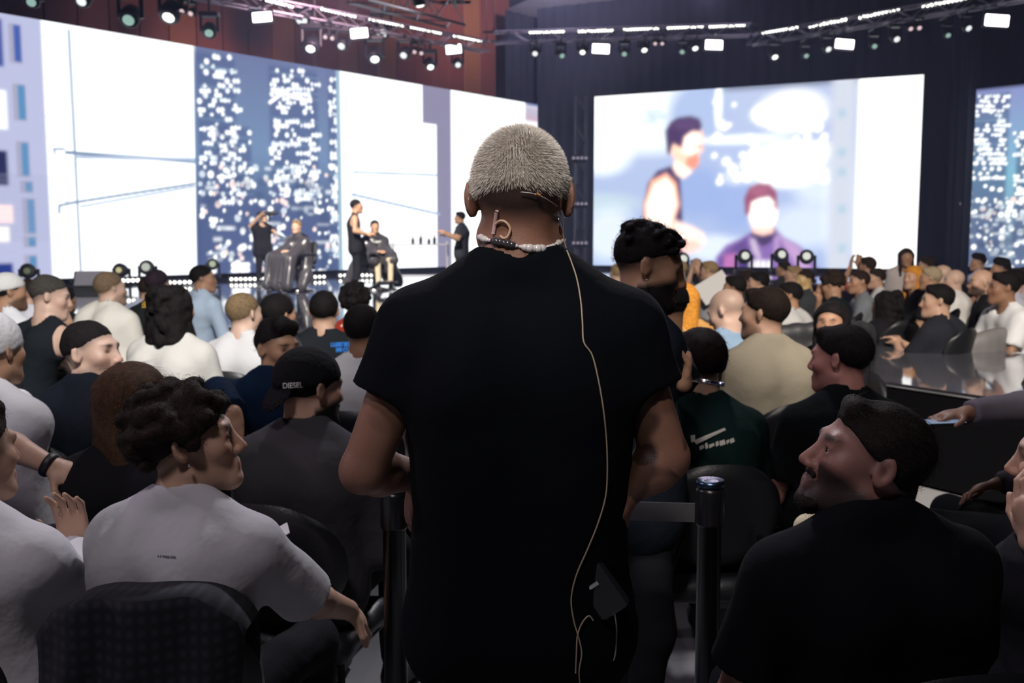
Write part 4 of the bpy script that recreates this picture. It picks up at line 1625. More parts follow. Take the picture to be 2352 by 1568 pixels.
NB = ['beside the first blinder panel', 'beside the second blinder panel']
cnt = {}
for i, (px, py, sz, k) in enumerate(heads):
    Y = rigY(px) + (.15 if i % 2 else -.15)
    sec = 'left truss' if px < 1110 else 'centre truss' if px < 1720 else 'right truss'
    cnt[sec] = cnt.get(sec, 0) + 1
    kind = {'g': 'moving head lamp with faint green lens', 'w': 'moving head lamp with dim white lens', 'b': 'moving head lamp with bright white lens', 'p': 'small spot lamp with pinkish lens'}[k]
    aim = (random.uniform(-.3, .3), -.75, -.66) if k != 'b' else (random.uniform(-.1, .2), -.6, -.8)
    moving_head(at(px, py, Y), '%s under the %s, %s from the left' % (kind, sec, ORD[cnt[sec] - 1]), sz, LM[k], aim, hang=TZ - .15)
# the downlight beams that show in the haze
for i, (px, py, Y, e, ang, tgt, nm) in enumerate(((965, 16, 19.3, 3500, 16, (985, 120), 'pale truss'), (1212, -30, 20.5, 2800, 18, (1195, 95), 'ceiling'), (713, 115, 22.8, 900, 20, (740, 175), 'left truss'),
                                             (861, 140, 24.6, 900, 20, (880, 185), 'left truss'), (989, 158, 26.0, 700, 20, (1000, 190), 'left truss'))):
    c = at(px, py, Y)
    tg = at(tgt[0], tgt[1], Y + .2)
    lamp('beam', 'SPOT', c, tg, e, (1, .97, .9), spot_size=math.radians(ang), spot_blend=.6, shadow_soft_size=.05)
    if i < 2:
        moving_head(c + np.array((0, 0, .03)), 'bright downlight hung from the %s with a visible beam' % nm, .14, lens_br, tg - c, hang=9.9 if i else 8.4)

# vertical lamp towers in the dark gaps between the screens
for (px, d, ys, nm) in ((1332, 31.2, (365, 470, 560), 'dark gap left of the centre screen'), (2188, 29.6, (345, 470), 'dark gap right of the centre screen')):
    b = at(px, 600, d)
    t = truss((b[0], b[1], .02), (b[0], b[1], 6.0), 'upright black truss tower in the ' + nm, blk, .3)
    for j, y in enumerate(ys):
        c = at(px, y, d - .25)
        r = empty('strobe_light', tuple(c))
        tag(r, 'lamp cluster in the %s, %s from the top' % (nm, ORD[j]), 'stage light')
        MB().box((0, .04, 0), (.52, .08, .2), None, .02).build('housing', blk, r)
        for k in range(4):
            MB().lathe([(.045, 0), (.045, .01), (.02, .02)], 10, (0, -1, 0), (-.19 + .125 * k, 0, .03)).build('lens', emis('strobe_lens', (.85, .75, 1), .35), r)
        MB().box((-.08, .02, -.45), (.07, .05, .6), None, .01).build('bracket', mat('tower_grey', (.10, .09, .14), rough=.5), r)

# ------------------------------------------------------------------ things on the stage
floorbars = [(276, 332, 661, 18.6), (383, 452, 644, 20.6), (526, 622, 637, 22.3), (716, 746, 634, 23.6), (776, 857, 632, 24.6)]
for i, (x0, x1, y, dd) in enumerate(floorbars):
    a, b = at(x0, y, dd), at(x1, y, dd + .25)
    a[2] = b[2] = STZ + .07 + (.12 if i == 0 else 0)
    led_bar(a, b, 'row of round white LED lenses on the stage floor, %s from the left' % ORD[i], int((x1 - x0) / 10), .036, True)
moving_head(at(62, 622, 18.8), 'dark moving head lamp at the far left stage edge', .15, emis('lens_olive', (.25, .3, .15), .4), (.2, -1, .1), stand=STZ, lens_r=.06)
moving_head(at(273, 620, 20.6), 'moving head lamp on the stage floor before the white panel', .15, emis('lens_amber', (.8, .7, .35), .7), (0, -1, .1), stand=STZ, lens_r=.06)
moving_head(at(335, 613, 21.2), 'pale moving head lamp beside the one with an amber lens', .16, emis('lens_pale', (.8, .85, .75), .6), (.1, -1, .2), stand=STZ)
moving_head(at(488, 606, 22.5), 'moving head lamp on the floor before the city picture', .13, emis('lens_lime', (.7, .8, .5), .6), (.3, -1, .2), stand=STZ)
for (px, py, d, nm) in ((1570, 594, 25.5, 'behind the bearded standing man'), (1712, 587, 26.0, 'left of the lettered cape on the centre screen'), (1796, 584, 26.0, 'right of the lettered cape on the centre screen'),
                        (1853, 588, 25.6, 'under the right end of the purple cape on screen')):
    moving_head(at(px, py, d), 'floor standing moving head lamp ' + nm, .19, emis('lens_cream', (.95, .97, .9), .8), (random.uniform(-.3, .3), -1, .25), stand=STZ, lens_r=.1)


def wedge(c, rz, label, m):
    r = empty('stage_monitor', tuple(c), rz)
    tag(r, label, 'speaker')
    v = [(-.3, -.2, 0), (.3, -.2, 0), (.3, .22, 0), (-.3, .22, 0), (-.28, -.2, .08), (.28, -.2, .08), (.28, .2, .36), (-.28, .2, .36)]
    f = [(3, 2, 1, 0), (0, 1, 5, 4), (1, 2, 6, 5), (2, 3, 7, 6), (3, 0, 4, 7), (4, 5, 6, 7)]
    MB().add(v, f).build('cabinet', blk, r)
    g = np.array([(-.25, -.185, .105), (.25, -.185, .105), (.25, .17, .352), (-.25, .17, .352)])
    MB().add(list(g) + list(g + np.array((0, -.01, .014))), [(0, 1, 5, 4), (1, 2, 6, 5), (2, 3, 7, 6), (3, 0, 4, 7), (4, 5, 6, 7)]).build('grille', m, r)
    MB().tube([(-.3, 0, .15), (-.33, 0, .16), (-.33, .1, .2), (-.3, .1, .2)], .012, 6).build('handle', blk, r)


q = on_floor(207, 668, STZ)
wedge(q, .3, 'wedge monitor with pale grille on the left stage floor', mat('pale_grille', (.62, .58, .66), rough=.5))
q = on_floor(178, 640, STZ)
wedge(q, .6, 'small dark wedge at the foot of the white screen', mat('dark_grille', (.04, .04, .05), rough=.6))
# tool trolley beside the second barber
q = on_floor(965, 650, STZ)
r = empty('tool_trolley', tuple(q))
tag(r, 'slim two shelf barber trolley with bottles on stage', 'trolley')
for (x, y) in ((-.6, -.2), (.6, -.2), (-.6, .2), (.6, .2)):
    MB().tube([(x, y, .02), (x, y, .92)], .014, 6).build('post', alu2, r)
for z in (.16, .84):
    MB().box((0, 0, z), (1.26, .46, .03), None, .01).build('shelf', alu2, r)
for k, (x, h) in enumerate(((-.15, .16), (.02, .22), (.2, .13), (.32, .2))):
    o = MB().lathe([(.035, 0), (.037, h * .6), (.014, h * .78), (.014, h), (.01, h + .01)], 10).build('bottle', mat('bottle_dark', (.05, .05, .06), rough=.2), None, True, (q[0] + x, q[1], q[2] + .856))
    tag(o, 'dark product bottle on the barber trolley, %s from the left' % ORD[k], 'bottle', 'bottles on the trolley')

# ------------------------------------------------------------------ the audience
BLACK, NAVY, WHT, CREAM = (.012, .012, .015), (.012, .032, .085), (.78, .78, .80), (.74, .71, .63)
LBLUE, GREY, DGREY, BEIGE = (.42, .55, .74), (.22, .22, .24), (.035, .036, .042), (.42, .37, .29)
GL, GR, GB = 'audience seated on the left', 'audience seated before the runway', 'audience seated beyond the runway'

# --- front row, left
person('young man with curly dark hair in a white tee', 'young man with curly dark hair in a white tee turning right', 437, 1016, 2.2, hy=-78, by=-14, skin='light', hair=('curly', 'dark'),
       shirt=('tee', (.52, .51, .54)), arms=('lap', (at(706, 1372, 2.28), at(800, 1400, 2.5), (.2, .5, -.4))), lean=(.03, .05), pitch=8, roll=0, s=.98, eyes=True, vox=.0044, gaze=(0, 4), group=GL, seed=3, sw=.175,
       sleeve=.95, neck=.155, neck_open=.004, chair_yaw=4)
person('person in a white shirt cut by the left edge', 'person in a white shirt with a white wristband at the left edge', -72, 1040, 2.2, hy=-30, by=-12, skin='light', hair=('short', 'dark'), shirt=('long', (.66, .65, .68)),
       arms=('lap', (at(172, 1345, 2.25), at(172, 1262, 2.42), (-.12, .15, 1.0), (0, -1, .1))), group=GL, seed=4, sw=.19, curl=.5)
person('person in a blue tee at the left edge', 'person in a blue tee resting a bare forearm on a chair', -120, 880, 2.75, hy=-60, by=-60, skin='light', hair=('short', 'dark'), shirt=('tee', (.008, .10, .42)),
       arms=('lap', (at(-5, 1010, 2.75), at(118, 1070, 2.75), (.8, .0, -.35))), group=GL, seed=5, sleeve=.85)
person('woman with long brown hair', 'woman with long straight brown hair seen from behind', 316, 926, 2.85, hy=-35, by=-8, skin='light', hair=('long', 'brown'), shirt=('long', BLACK), group=GL, seed=6, s=.97, lean=(0, .08))
person('man in a black cap and grey knit', 'bearded man in a black backward cap and grey knit sweater', 712, 893, 3.0, hy=-48, by=-14, skin='light', hair=('capback', 'black'), shirt=('knit', (.055, .053, .058)), beard=1.0,
       group=GL, seed=7, lean=(.02, .05), pitch=-6)
person('man in a black jacket looking right', 'man with a black fade haircut and black jacket looking right', 212, 812, 3.85, hy=-100, by=-20, skin='pale', hair=('fade', 'black'), shirt=('jacket', (.008, .011, .018)), beard=.35,
       group=GL, seed=8, lean=(.05, .05), pitch=4, s=1.05, scalp=.85)
person('person in a white long sleeve at the left edge', 'person in a white top and striped white headwear at the left edge', -14, 806, 3.35, hy=-20, by=-25, skin='tan', hair=('beanie', 'dark', (.6, .6, .62)), shirt=('long', (.74, .74, .76)),
       arms=('lap', (at(40, 930, 3.8), at(105, 985, 3.9))), group=GL, seed=9, sw=.2, bulk=1.15)
person('young man in a navy hoodie', 'young man in a navy hoodie turning back towards us', 638, 803, 4.1, hy=-128, by=-25, skin='tan', hair=('quiff', 'black'), shirt=('hoodie', (.004, .014, .038)),
       arms=((at(500, 905, 4.0), at(538, 945, 3.7), (.05, -.25, -.8), (0, -1, -.2)), 'lap'), group=GL, seed=10, lean=(.10, .0), roll=0, s=.97, curl=.15, bulk=1.05)
# --- second rows, left
person('person with long curly hair in a white shirt', 'person with long dark curly hair in a loose white shirt', 402, 712, 5.2, hy=-20, by=-22, skin='light', hair=('longcurly', 'black'), shirt=('shirt', (.56, .55, .52)),
       group=GL, seed=11, sw=.19, bulk=1.12, s=1.05)
person('fair haired man in a white tee', 'fair haired man in a white tee seen from behind', 562, 722, 5.8, hy=-35, by=-10, skin='pale', hair=('crop', (.22, .15, .085)), shirt=('tee', (.62, .62, .63)), group=GL, seed=12, s=1.04)
person('dark haired guest behind the navy hoodie', 'dark haired head showing just behind the navy hoodie', 642, 722, 6.0, hy=-40, by=-20, skin='tan', hair=('bowl', 'black'), shirt=('tee', DGREY), group=GL, seed=13)
person('man in a black tee with blue letters', 'man with dark hair in a black tee with blue letters', 745, 716, 6.0, hy=3, by=-5, skin='light', hair=('short', 'black'), shirt=('tee', (.014, .017, .021)), group=GL, seed=14, sw=.185, s=1.04)
person('man in a red tee', 'man with curly dark hair in a rust red tee', 819, 694, 7.0, hy=-20, by=14, skin='tan', hair=('curly', 'black'), shirt=('tee', (.30, .032, .018)), group=GL, seed=15)
person('close cropped man in a white tee', 'man with close cropped black hair in a white tee', 836, 760, 4.5, hy=-20, by=-6, skin='brown', hair=('crop', 'black'), shirt=('tee', (.74, .75, .78)), group=GL, seed=16)
person('man in a black tank top', 'man in a black tank top leaning to the right', 116, 683, 6.9, hy=-70, by=-28, skin='pale', hair=('fade', (.06, .055, .05)), shirt=('tank', (.013, .017, .022)), group=GL, seed=17, s=1.25,
       lean=(.2, .12), pitch=-10, scalp=.55)
person('man in a white cap', 'man in a white backward cap and white shirt', 22, 672, 7.6, hy=-55, by=-25, skin='tan', hair=('capback', 'black', (.72, .72, .72)), shirt=('tee', (.80, .81, .86)), group=GL, seed=18, s=1.2, beard=.7)
person('guest raising a hand beside the white cap', 'guest in a white tee raising an arm beside the white cap', 68, 672, 8.8, hy=-30, by=-20, skin='light', hair=('short', 'dark'), shirt=('tee', (.74, .75, .84)), group=GL, seed=19, arms=('lap', 'up'))
person('guest in dark clothes left of the white jacket', 'guest in dark clothes seated left of the white jacket', 152, 690, 9.2, hy=-10, by=-20, skin='tan', hair=('short', 'black'), shirt=('tee', (.013, .016, .022)), group=GL, seed=20)
person('man in a white jacket', 'man with short sandy hair in a bulky white jacket', 254, 664, 8.4, hy=-45, by=-30, skin='pale', hair=('crop', (.2, .14, .09)), shirt=('jacket', (.80, .77, .70)), beard=.5, group=GL, seed=21, s=1.22, bulk=1.18, sw=.2)
person('man in a black tee with yellow letters', 'man in a black tee with yellow letters on the back', 363, 656, 9.0, hy=-15, by=4, skin='light', hair=('fade', (.03, .02, .03)), shirt=('tee', (.016, .018, .02)), group=GL, seed=22, s=1.2, lean=(-.05, .05))
person('guest in pale blue left of the yellow letters', 'guest in pale blue showing left of the yellow lettered tee', 338, 664, 10.2, hy=0, by=0, skin='light', hair=('short', 'dark'), shirt=('tee', (.50, .55, .72)), group=GL, seed=23)
person('man in a light blue shirt facing right', 'man in a light blue shirt with cropped hair facing right', 467, 641, 10.0, hy=-75, by=-38, skin='tan', hair=('crop', 'black'), shirt=('shirt', (.50, .62, .78)), group=GL, seed=24, s=1.16, lean=(.14, .06), sw=.18, bulk=1.1)

# --- right of the standing man
person('bearded man looking down', 'bearded man with black curls looking down behind the standing man', 1492, 614, 3.05, hy=-98, by=-80, skin='tan', hair=('curltop', 'black'), shirt=('jacket', (.010, .014, .022)), beard=1.0, stand=True,
       arms=('down', (at(1530, 830, 3.0), at(1570, 880, 2.9), (.1, -.1, .9), (-1, 0, 0))), pitch=-14, group=None, seed=25, s=1.02, sw=.15, bulk=.86, curl=1.1)
person('man in a black cap and dark jacket', 'man in a black cap and dark jacket bending behind the beard', 1520, 712, 4.5, hy=70, by=20, skin='tan', hair=('cap', 'black'), shirt=('jacket', (.009, .011, .016)), stand=False, seat=.56,
       group=None, seed=26, pitch=-14, chair=True, s=1.1)
person('guest with orange tinted hair by the bearded man', 'guest with hair coloured as if orange lit just right of the bearded man', 1573, 694, 6.4, hy=-20, by=10, skin='tan', hair=('long', (.75, .32, .05)), shirt=('tee', (.55, .30, .10)), group=GR, seed=27)  # orange light is put into the hair and tee colours
person('dark haired guest in a green black tee', 'dark haired guest in a green black tee with white letters', 1604, 835, 3.55, hy=15, by=4, skin='light', hair=('bowl', (.016, .009, .009)), shirt=('tee', (.006, .020, .018)), group=GR, seed=28, s=1.04, lean=(0, .1))
person('shaven headed man in light blue', 'shaven headed man in a light blue shirt bowing his head', 1668, 716, 5.6, hy=52, by=20, skin='pale', hair=('buzz', (.10, .08, .07)), shirt=('shirt', (.26, .38, .52)), group=GR, seed=29, pitch=-24, scalp=.4, s=1.05)
person('man in a beige sweater', 'man with dark hair in a beige sweater facing left', 1754, 722, 4.7, hy=54, by=22, skin='light', hair=('short', (.02, .014, .012)), shirt=('knit', (.38, .34, .26)), group=GR, seed=30, sw=.170, bulk=1.06, s=1.06, beard=.4)
person('man in black with a reddish face', 'man in black with a fade haircut and reddish face', 1930, 825, 3.75, hy=52, by=15, skin=(.52, .24, .2), hair=('short', 'black'), shirt=('tee', (.006, .008, .010)), group=GR, seed=31, s=1.07, sw=.18, pitch=-3, scalp=.8, beard=.3)  # skin colour set to a reddish tone
person('woman facing us', 'dark haired woman facing us behind the man in black', 1908, 742, 5.4, hy=150, by=120, skin='tan', hair=('longfront', 'black'), shirt=('long', BLACK), group=GR, seed=32, s=.95)
person('man at right looking up', 'man with slicked dark hair looking up at the right foreground', 1988, 1062, 1.88, hy=86, by=10, skin=(.27, .135, .11), hair=('short', (.016, .012, .011)), shirt=('tee', (.003, .004, .006)), group=GR, seed=33, beard=.93, pitch=17,
       eyes=True, vox=.0044, gaze=(8, 14), s=1.0, sw=.19, lean=(-.06, .02), neck=.13)
person('person holding a hand up at the right edge', 'person at the right edge with a hand raised to the face', 2450, 1060, 2.15, hy=60, by=30, skin='light', hair=('short', 'dark'), shirt=('jacket', BLACK), group=GR, seed=34,
       arms=((at(2440, 1390, 2.1), at(2372, 1245, 2.0), (-.25, .0, 1.0), (.9, .2, .2)), 'lap'), curl=.5)
person('guest in a mauve grey sleeve', 'guest in a mauve grey sweater reaching left with a phone', 2470, 800, 3.5, hy=60, by=55, skin='brown', hair=('short', 'black'), shirt=('long', (.17, .15, .18)), group=GR, seed=35,
       arms=((at(2350, 935, 3.45), at(2222, 948, 3.35), (-1, -.05, -.1), (0, 0, -1)), 'lap'), curl=.4)

# --- beyond the runway
FAR = [
    # short, label, px, py, d, hy, by, skin, hair, shirt, arms, extra
    ('dark haired woman in black', 'woman with a big dark mane in black beyond the runway', 2032, 705, 9.3, 30, 20, 'brown', ('longcurly', 'black'), ('long', BLACK), 'lap', dict(s=1.22)),
    ('man in a charcoal tee', 'man in a charcoal tee facing left beyond the runway', 2152, 692, 8.5, 75, 40, 'light', ('short', 'black'), ('tee', (.022, .024, .032)), 'knee', dict(s=1.22)),
    ('dark haired man behind the shaven head', 'dark haired man in black above the shaven headed man', 1686, 662, 9.8, 60, 35, 'tan', ('short', 'black'), ('tee', BLACK), 'lap', {}),
    ('man at the rear left of the pair', 'brown haired man half hidden behind two dark heads', 1713, 643, 12.4, 60, 40, 'tan', ('short', 'dark'), ('tee', DGREY), 'lap', {}),
    ('black haired man in profile', 'black haired man in profile above the beige sweater', 1741, 650, 11.2, 72, 40, 'light', ('short', 'black'), ('tee', BLACK), 'lap', dict(s=1.1)),
    ('bearded man in a white tee', 'bearded man with black hair in a white tee facing left', 1812, 680, 9.0, 78, 45, 'tan', ('short', 'black'), ('tee', (.6, .6, .6)), 'fwd', dict(beard=1.0)),
    ('guest in a white jacket', 'guest with folded white jacket facing left at the rear', 1822, 632, 14.0, 80, 60, 'light', ('short', 'blond'), ('jacket', (.72, .72, .78)), 'lap', dict(s=1.1)),
    ('guest left of the white jacket', 'small guest with brown hair left of the white jacket', 1799, 618, 16.0, 60, 40, 'tan', ('short', 'dark'), ('tee', DGREY), 'lap', {}),
    ('man with a yellow lit face', 'man with a yellowish face in a charcoal top', 1848, 644, 12.0, 110, 60, (.6, .42, .2), ('crop', 'dark'), ('tee', (.05, .055, .06)), 'lap', dict(s=1.1)),  # skin colour set to a yellowish tone
    ('guest holding a paper', 'guest near the screen holding up a white paper sheet', 1628, 622, 12.9, 60, 50, 'light', ('short', 'blond'), ('tee', (.35, .36, .38)), 'up', {}),
    ('guest in a grey top by the bearded man', 'guest in a grey top just right of the bearded face', 1560, 620, 13.8, 60, 40, 'light', ('crop', 'blond'), ('tee', (.2, .25, .28)), 'lap', {}),
    ('small far guest by the screen', 'small far guest in black below the screen edge', 1597, 614, 16.5, 60, 40, 'tan', ('short', 'dark'), ('tee', BLACK), 'lap', {}),
    ('pale haired guest by the shoulder', 'pale haired guest in white beside the standing man shoulder', 1416, 628, 13.0, 20, 10, 'pale', ('crop', 'blond'), ('tee', (.7, .7, .72)), 'lap', {}),
    ('curly man leaning on his hand', 'man with dark curly hair leaning his chin on his hand', 1910, 655, 10.2, 55, 60, 'tan', ('curly', 'dark'), ('tee', (.010, .018, .020)), 'chin', dict(pitch=-22)),
    ('man in a grey polo', 'man in a grey polo with folded arms beyond the runway', 1972, 648, 11.0, 95, 80, 'tan', ('crop', 'dark'), ('shirt', (.20, .22, .25)), 'cross', dict(s=1.1)),
    ('guest in a white collar', 'guest with a white collar right of the grey polo', 2012, 640, 12.5, 90, 70, 'light', ('short', 'dark'), ('shirt', (.7, .7, .72)), 'lap', {}),
    ('guest filming overhead', 'guest raising both hands with a camera before the screen', 1992, 612, 13.2, 40, 30, 'tan', ('short', 'dark'), ('tee', (.4, .1, .1)), 'up', {}),
    ('red haired woman', 'woman with bright orange hair beyond the runway', 2096, 638, 11.5, 120, 90, 'light', ('longfront', (.72, .30, .04)), ('long', BLACK), 'lap', dict(s=1.12)),
    ('blond guest', 'blond short haired guest right of the orange hair', 2136, 640, 10.8, 70, 50, 'tan', ('short', (.42, .33, .22)), ('tee', BLACK), 'lap', {}),
    ('bald guest with a bright face', 'bald man with a bright face near the right screen', 2162, 632, 12.2, 60, 50, 'pale', ('bald', 'grey'), ('tee', (.6, .58, .6)), 'lap', {}),
    ('bald guest in white', 'bald guest in white seen in profile beyond the runway', 2190, 645, 11.6, 80, 60, 'pale', ('bald', 'grey'), ('tee', (.85, .83, .8)), 'lap', dict(s=1.1)),
    ('bald man with glasses', 'bald bearded man with glasses in a black sweater', 2252, 650, 9.8, 85, 70, 'light', ('bald', 'dark'), ('long', (.010, .011, .015)), 'lap', dict(beard=.9, s=1.12)),
    ('man in a white tee with sunglasses', 'man in a white tee with sunglasses hooked at the neck', 2304, 662, 8.8, 80, 95, 'brown', ('short', 'black'), ('tee', (.82, .83, .85)), 'cross', dict(s=1.22, sw=.19)),
    ('dark haired guest high at right', 'dark haired guest high at the right before the screen', 2298, 618, 12.5, 70, 50, 'tan', ('quiff', 'black'), ('tee', DGREY), 'lap', {}),
    ('guest with a pale cheek', 'guest with a pale cheek behind the white tee shoulder', 2328, 648, 10.4, 60, 40, 'light', ('short', 'black'), ('tee', (.5, .5, .6)), 'lap', {}),
    ('guest at the far right edge', 'brown haired guest touching the far right edge', 2348, 640, 11.2, 60, 40, (.5, .25, .18), ('short', 'dark'), ('shirt', (.4, .4, .55)), 'lap', {}),
    ('guest with dark hair behind the orange hair', 'dark haired guest between the orange hair and the tower', 2128, 610, 14.0, 60, 40, 'light', ('short', 'dark'), ('tee', BLACK), 'lap', {}),
    ('guest seated lower at the far right', 'guest with bare elbow cut by the right edge', 2420, 745, 6.6, 60, 40, (.5, .25, .15), ('short', 'dark'), ('tee', (.03, .03, .03)), 'cross', {}),
]
for i, (sh, lb, px, py, d, hy, by, sk, hr, st_, ar, ex) in enumerate(FAR):
    kw = dict(s=1.06, seed=50 + i, group=GB, lean=(0, .04))
    kw.update(ex)
    arms = (ar, ar) if ar not in ('chin',) else ('lap', ar)
    person(sh, lb, px, py, d, hy, by, sk, hr, st_, (.014, .015, .02), arms, **kw)
# standing at the back
person('standing guest in a pale coat', 'guest with long dark hair in a pale coat standing before the screen', 2082, 592, 14.5, hy=170, by=160, skin='tan', hair=('longfront', 'dark'), shirt=('jacket', (.55, .50, .50)), stand=True,
       arms=('fwd', 'down'), seed=90, s=1.12, bulk=1.15, group=GB)
person('standing guest by the right screen', 'dark haired guest in white standing against the right screen', 2246, 603, 15.0, hy=80, by=40, skin='tan', hair=('quiff', 'black'), shirt=('tee', (.6, .6, .72)), stand=True, arms=('down', 'down'), seed=91, s=1.05, group=GB)

# ------------------------------------------------------------------ decals and worn details
from mathutils.bvhtree import BVHTree


def world_bvh(info, key='shirt', extra=None):
    v, f = info[key] if extra is None else extra
    w = v @ info['Rb'].T + info['org']
    return BVHTree.FromPolygons([tuple(p) for p in w], [tuple(int(i) for i in q) for q in f])


def hit(bvh, px, py, off=.003, fallback=None):
    """nearest surface point of a body seen at a photo pixel, lifted off the surface"""
    p = at(px, py, 1.0)
    o = Vector((0, 0, CAMZ))
    dv = (Vector(p) - o).normalized()
    h = bvh.ray_cast(o, dv)
    if h[0] is None:
        return None if fallback is None else at(px, py, fallback)
    return np.array(h[0] - dv * off)


def local(info, P):
    return info['wl'](P)


def decal(info, polys, m, name, bvh, off=.003):
    mb = MB()
    for poly in polys:
        pts = [hit(bvh, x, y, off) for x, y in poly]
        if any(p is None for p in pts):
            continue
        mb.add([local(info, p) for p in pts], [tuple(range(len(pts)))])
    if mb.v:
        o = mb.build(name, m, info['root'])
        o['kind'] = 'stuff'


def bars(x0, x1, y0, y1, n, seed, slant=0):
    """illegible print as upright strokes and crossbars"""
    r = random.Random(seed)
    out = []
    w = (x1 - x0) / n
    for k in range(n):
        x = x0 + k * w
        dy = slant * (x - x0)
        out.append([(x, y0 + dy), (x + w * .28, y0 + dy), (x + w * .28, y1 + dy), (x, y1 + dy)])
        for t in r.sample((0, .42, .84), r.randint(1, 3)):
            yy = y0 + (y1 - y0) * t + dy
            out.append([(x, yy), (x + w * .78, yy), (x + w * .78, yy + (y1 - y0) * .17), (x, yy + (y1 - y0) * .17)])
        if r.random() < .5:
            out.append([(x + w * .52, y0 + dy), (x + w * .78, y0 + dy), (x + w * .78, y1 + dy), (x + w * .52, y1 + dy)])
    return out


def text_polys(s, x0, y0, x1, y1, h, bold=.02):
    """flat lettering laid along the pixel line (x0,y0)-(x1,y1), cap height h"""
    cu = bpy.data.curves.new('lettering', 'FONT')
    cu.body = s
    cu.offset = bold
    ob = bpy.data.objects.new('lettering', cu)
    COL.objects.link(ob)
    dg = bpy.context.evaluated_depsgraph_get()
    me = ob.evaluated_get(dg).to_mesh()
    vs = np.array([v.co[:] for v in me.vertices])
    fs = [tuple(p.vertices) for p in me.polygons]
    ob.to_mesh_clear()
    bpy.data.objects.remove(ob)
    bpy.data.curves.remove(cu)
    mn, mx = vs.min(0), vs.max(0)
    t = (vs[:, 0] - mn[0]) / (mx[0] - mn[0])
    yy = (vs[:, 1] - mn[1]) / (mx[1] - mn[1])
    dx, dy = x1 - x0, y1 - y0
    L = math.hypot(dx, dy)
    X = x0 + dx * t + dy / L * h * yy
    Y = y0 + dy * t - dx / L * h * yy
    return [[(X[i], Y[i]) for i in f] for f in fs]


paint = lambda n, c: mat('print_' + n, c, rough=.8)

# ------------------------------------------------------------------ the standing man in the centre
M = person('standing man', 'standing man with bleached buzz cut in a black tee seen from behind', 1195, 462, 1.75, hy=-4, by=0, skin=(.25, .125, .085), hair=('none', (.035, .022, .018)), shirt=('tee', (.0018, .0028, .005)),
           pants=(.006, .007, .011), stand=True, s=1.04, sw=.172, neck=.142, seed=77, vox=.0046, sleeve=.47, bulk=.96, lean=(0, .02), pitch=-5, scalp=.9, curl=.45, neck_open=.004,
           arms=((at(834, 1080, 1.70), at(962, 1092, 1.90), (-.18, .05, -.9), (.9, .2, 0)), (at(1530, 1050, 1.70), at(1436, 1128, 1.70), (-.16, -.02, -.85), (-.9, .2, 0))))
bv_body, bv_shirt = world_bvh(M, 'body'), world_bvh(M, 'shirt')
# tint: bleached crown, dark shaved nape, tattooed arms
bo = [c for c in M['root'].children if c.name.startswith('body')][0]
V_, q_ = M['body'][0], M['q']
att = bo.data.color_attributes['tint']
buf = np.zeros(len(V_) * 4, np.float32)
att.data.foreach_get('color', buf)
buf = buf.reshape(-1, 4)
edge_z = .012 + .22 * np.clip(q_[:, 1] + .02, -.02, .2) - .12 * np.abs(q_[:, 0])
hz_ = np.clip((q_[:, 2] - edge_z) / .022, 0, 1) * (np.linalg.norm(q_ - np.array((0, -.016, .032)), axis=1) < .115) * (np.abs(q_[:, 0]) < .083) * (q_[:, 1] < .085)
buf[:, :3] = buf[:, :3] * (1 - hz_[:, None]) + hz_[:, None] * np.array((.42, .38, .33))
for g in (-1, 1):
    S_, E_, W_ = M['S'][g], M['E'][g], M['W'][g]
    for a_, b_, r_ in ((S_, E_, .06), (E_, W_, .055)):
        ba = b_ - a_
        t = np.clip((V_ - a_) @ ba / (ba @ ba), 0, 1)
        dist = np.linalg.norm(V_ - a_ - t[:, None] * ba, axis=1)
        on = (dist < r_) & (t > .05) & (t < .97)
        pat = np.clip(noise3(V_, 30 if g < 0 else 60, 5 + g, 2) * 3.0 + (-.6 if g < 0 else .1), 0, 1) * on
        buf[:, :3] *= 1 - .68 * pat[:, None]
att.data.foreach_set('color', buf.ravel())
# bleached hair: thousands of short hairs swirling out of the crown
Tm, Rm = M['T'], M['Rh']
crown = Tm((.022, -.078, .098))


def flow(p, n):
    f_ = p - crown
    sw_ = np.cross(n, f_)
    return f_ / (np.linalg.norm(f_, axis=1, keepdims=True) + 1e-6) + .35 * sw_ / (np.linalg.norm(sw_, axis=1, keepdims=True) + 1e-6) + np.array((0, 0, -.35))


hv_, hf_ = strands(M['body'][0], M['body'][1], 30000, .0095, .00042, 9, flow=flow, segs=2, lift=.9, mask=hz_)
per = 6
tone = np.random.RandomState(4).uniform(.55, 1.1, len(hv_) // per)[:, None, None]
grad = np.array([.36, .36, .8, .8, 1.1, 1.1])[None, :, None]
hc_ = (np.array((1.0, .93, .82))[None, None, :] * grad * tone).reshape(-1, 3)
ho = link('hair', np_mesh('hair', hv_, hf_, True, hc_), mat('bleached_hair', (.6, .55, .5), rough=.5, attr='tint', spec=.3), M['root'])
ho['kind'] = 'stuff'
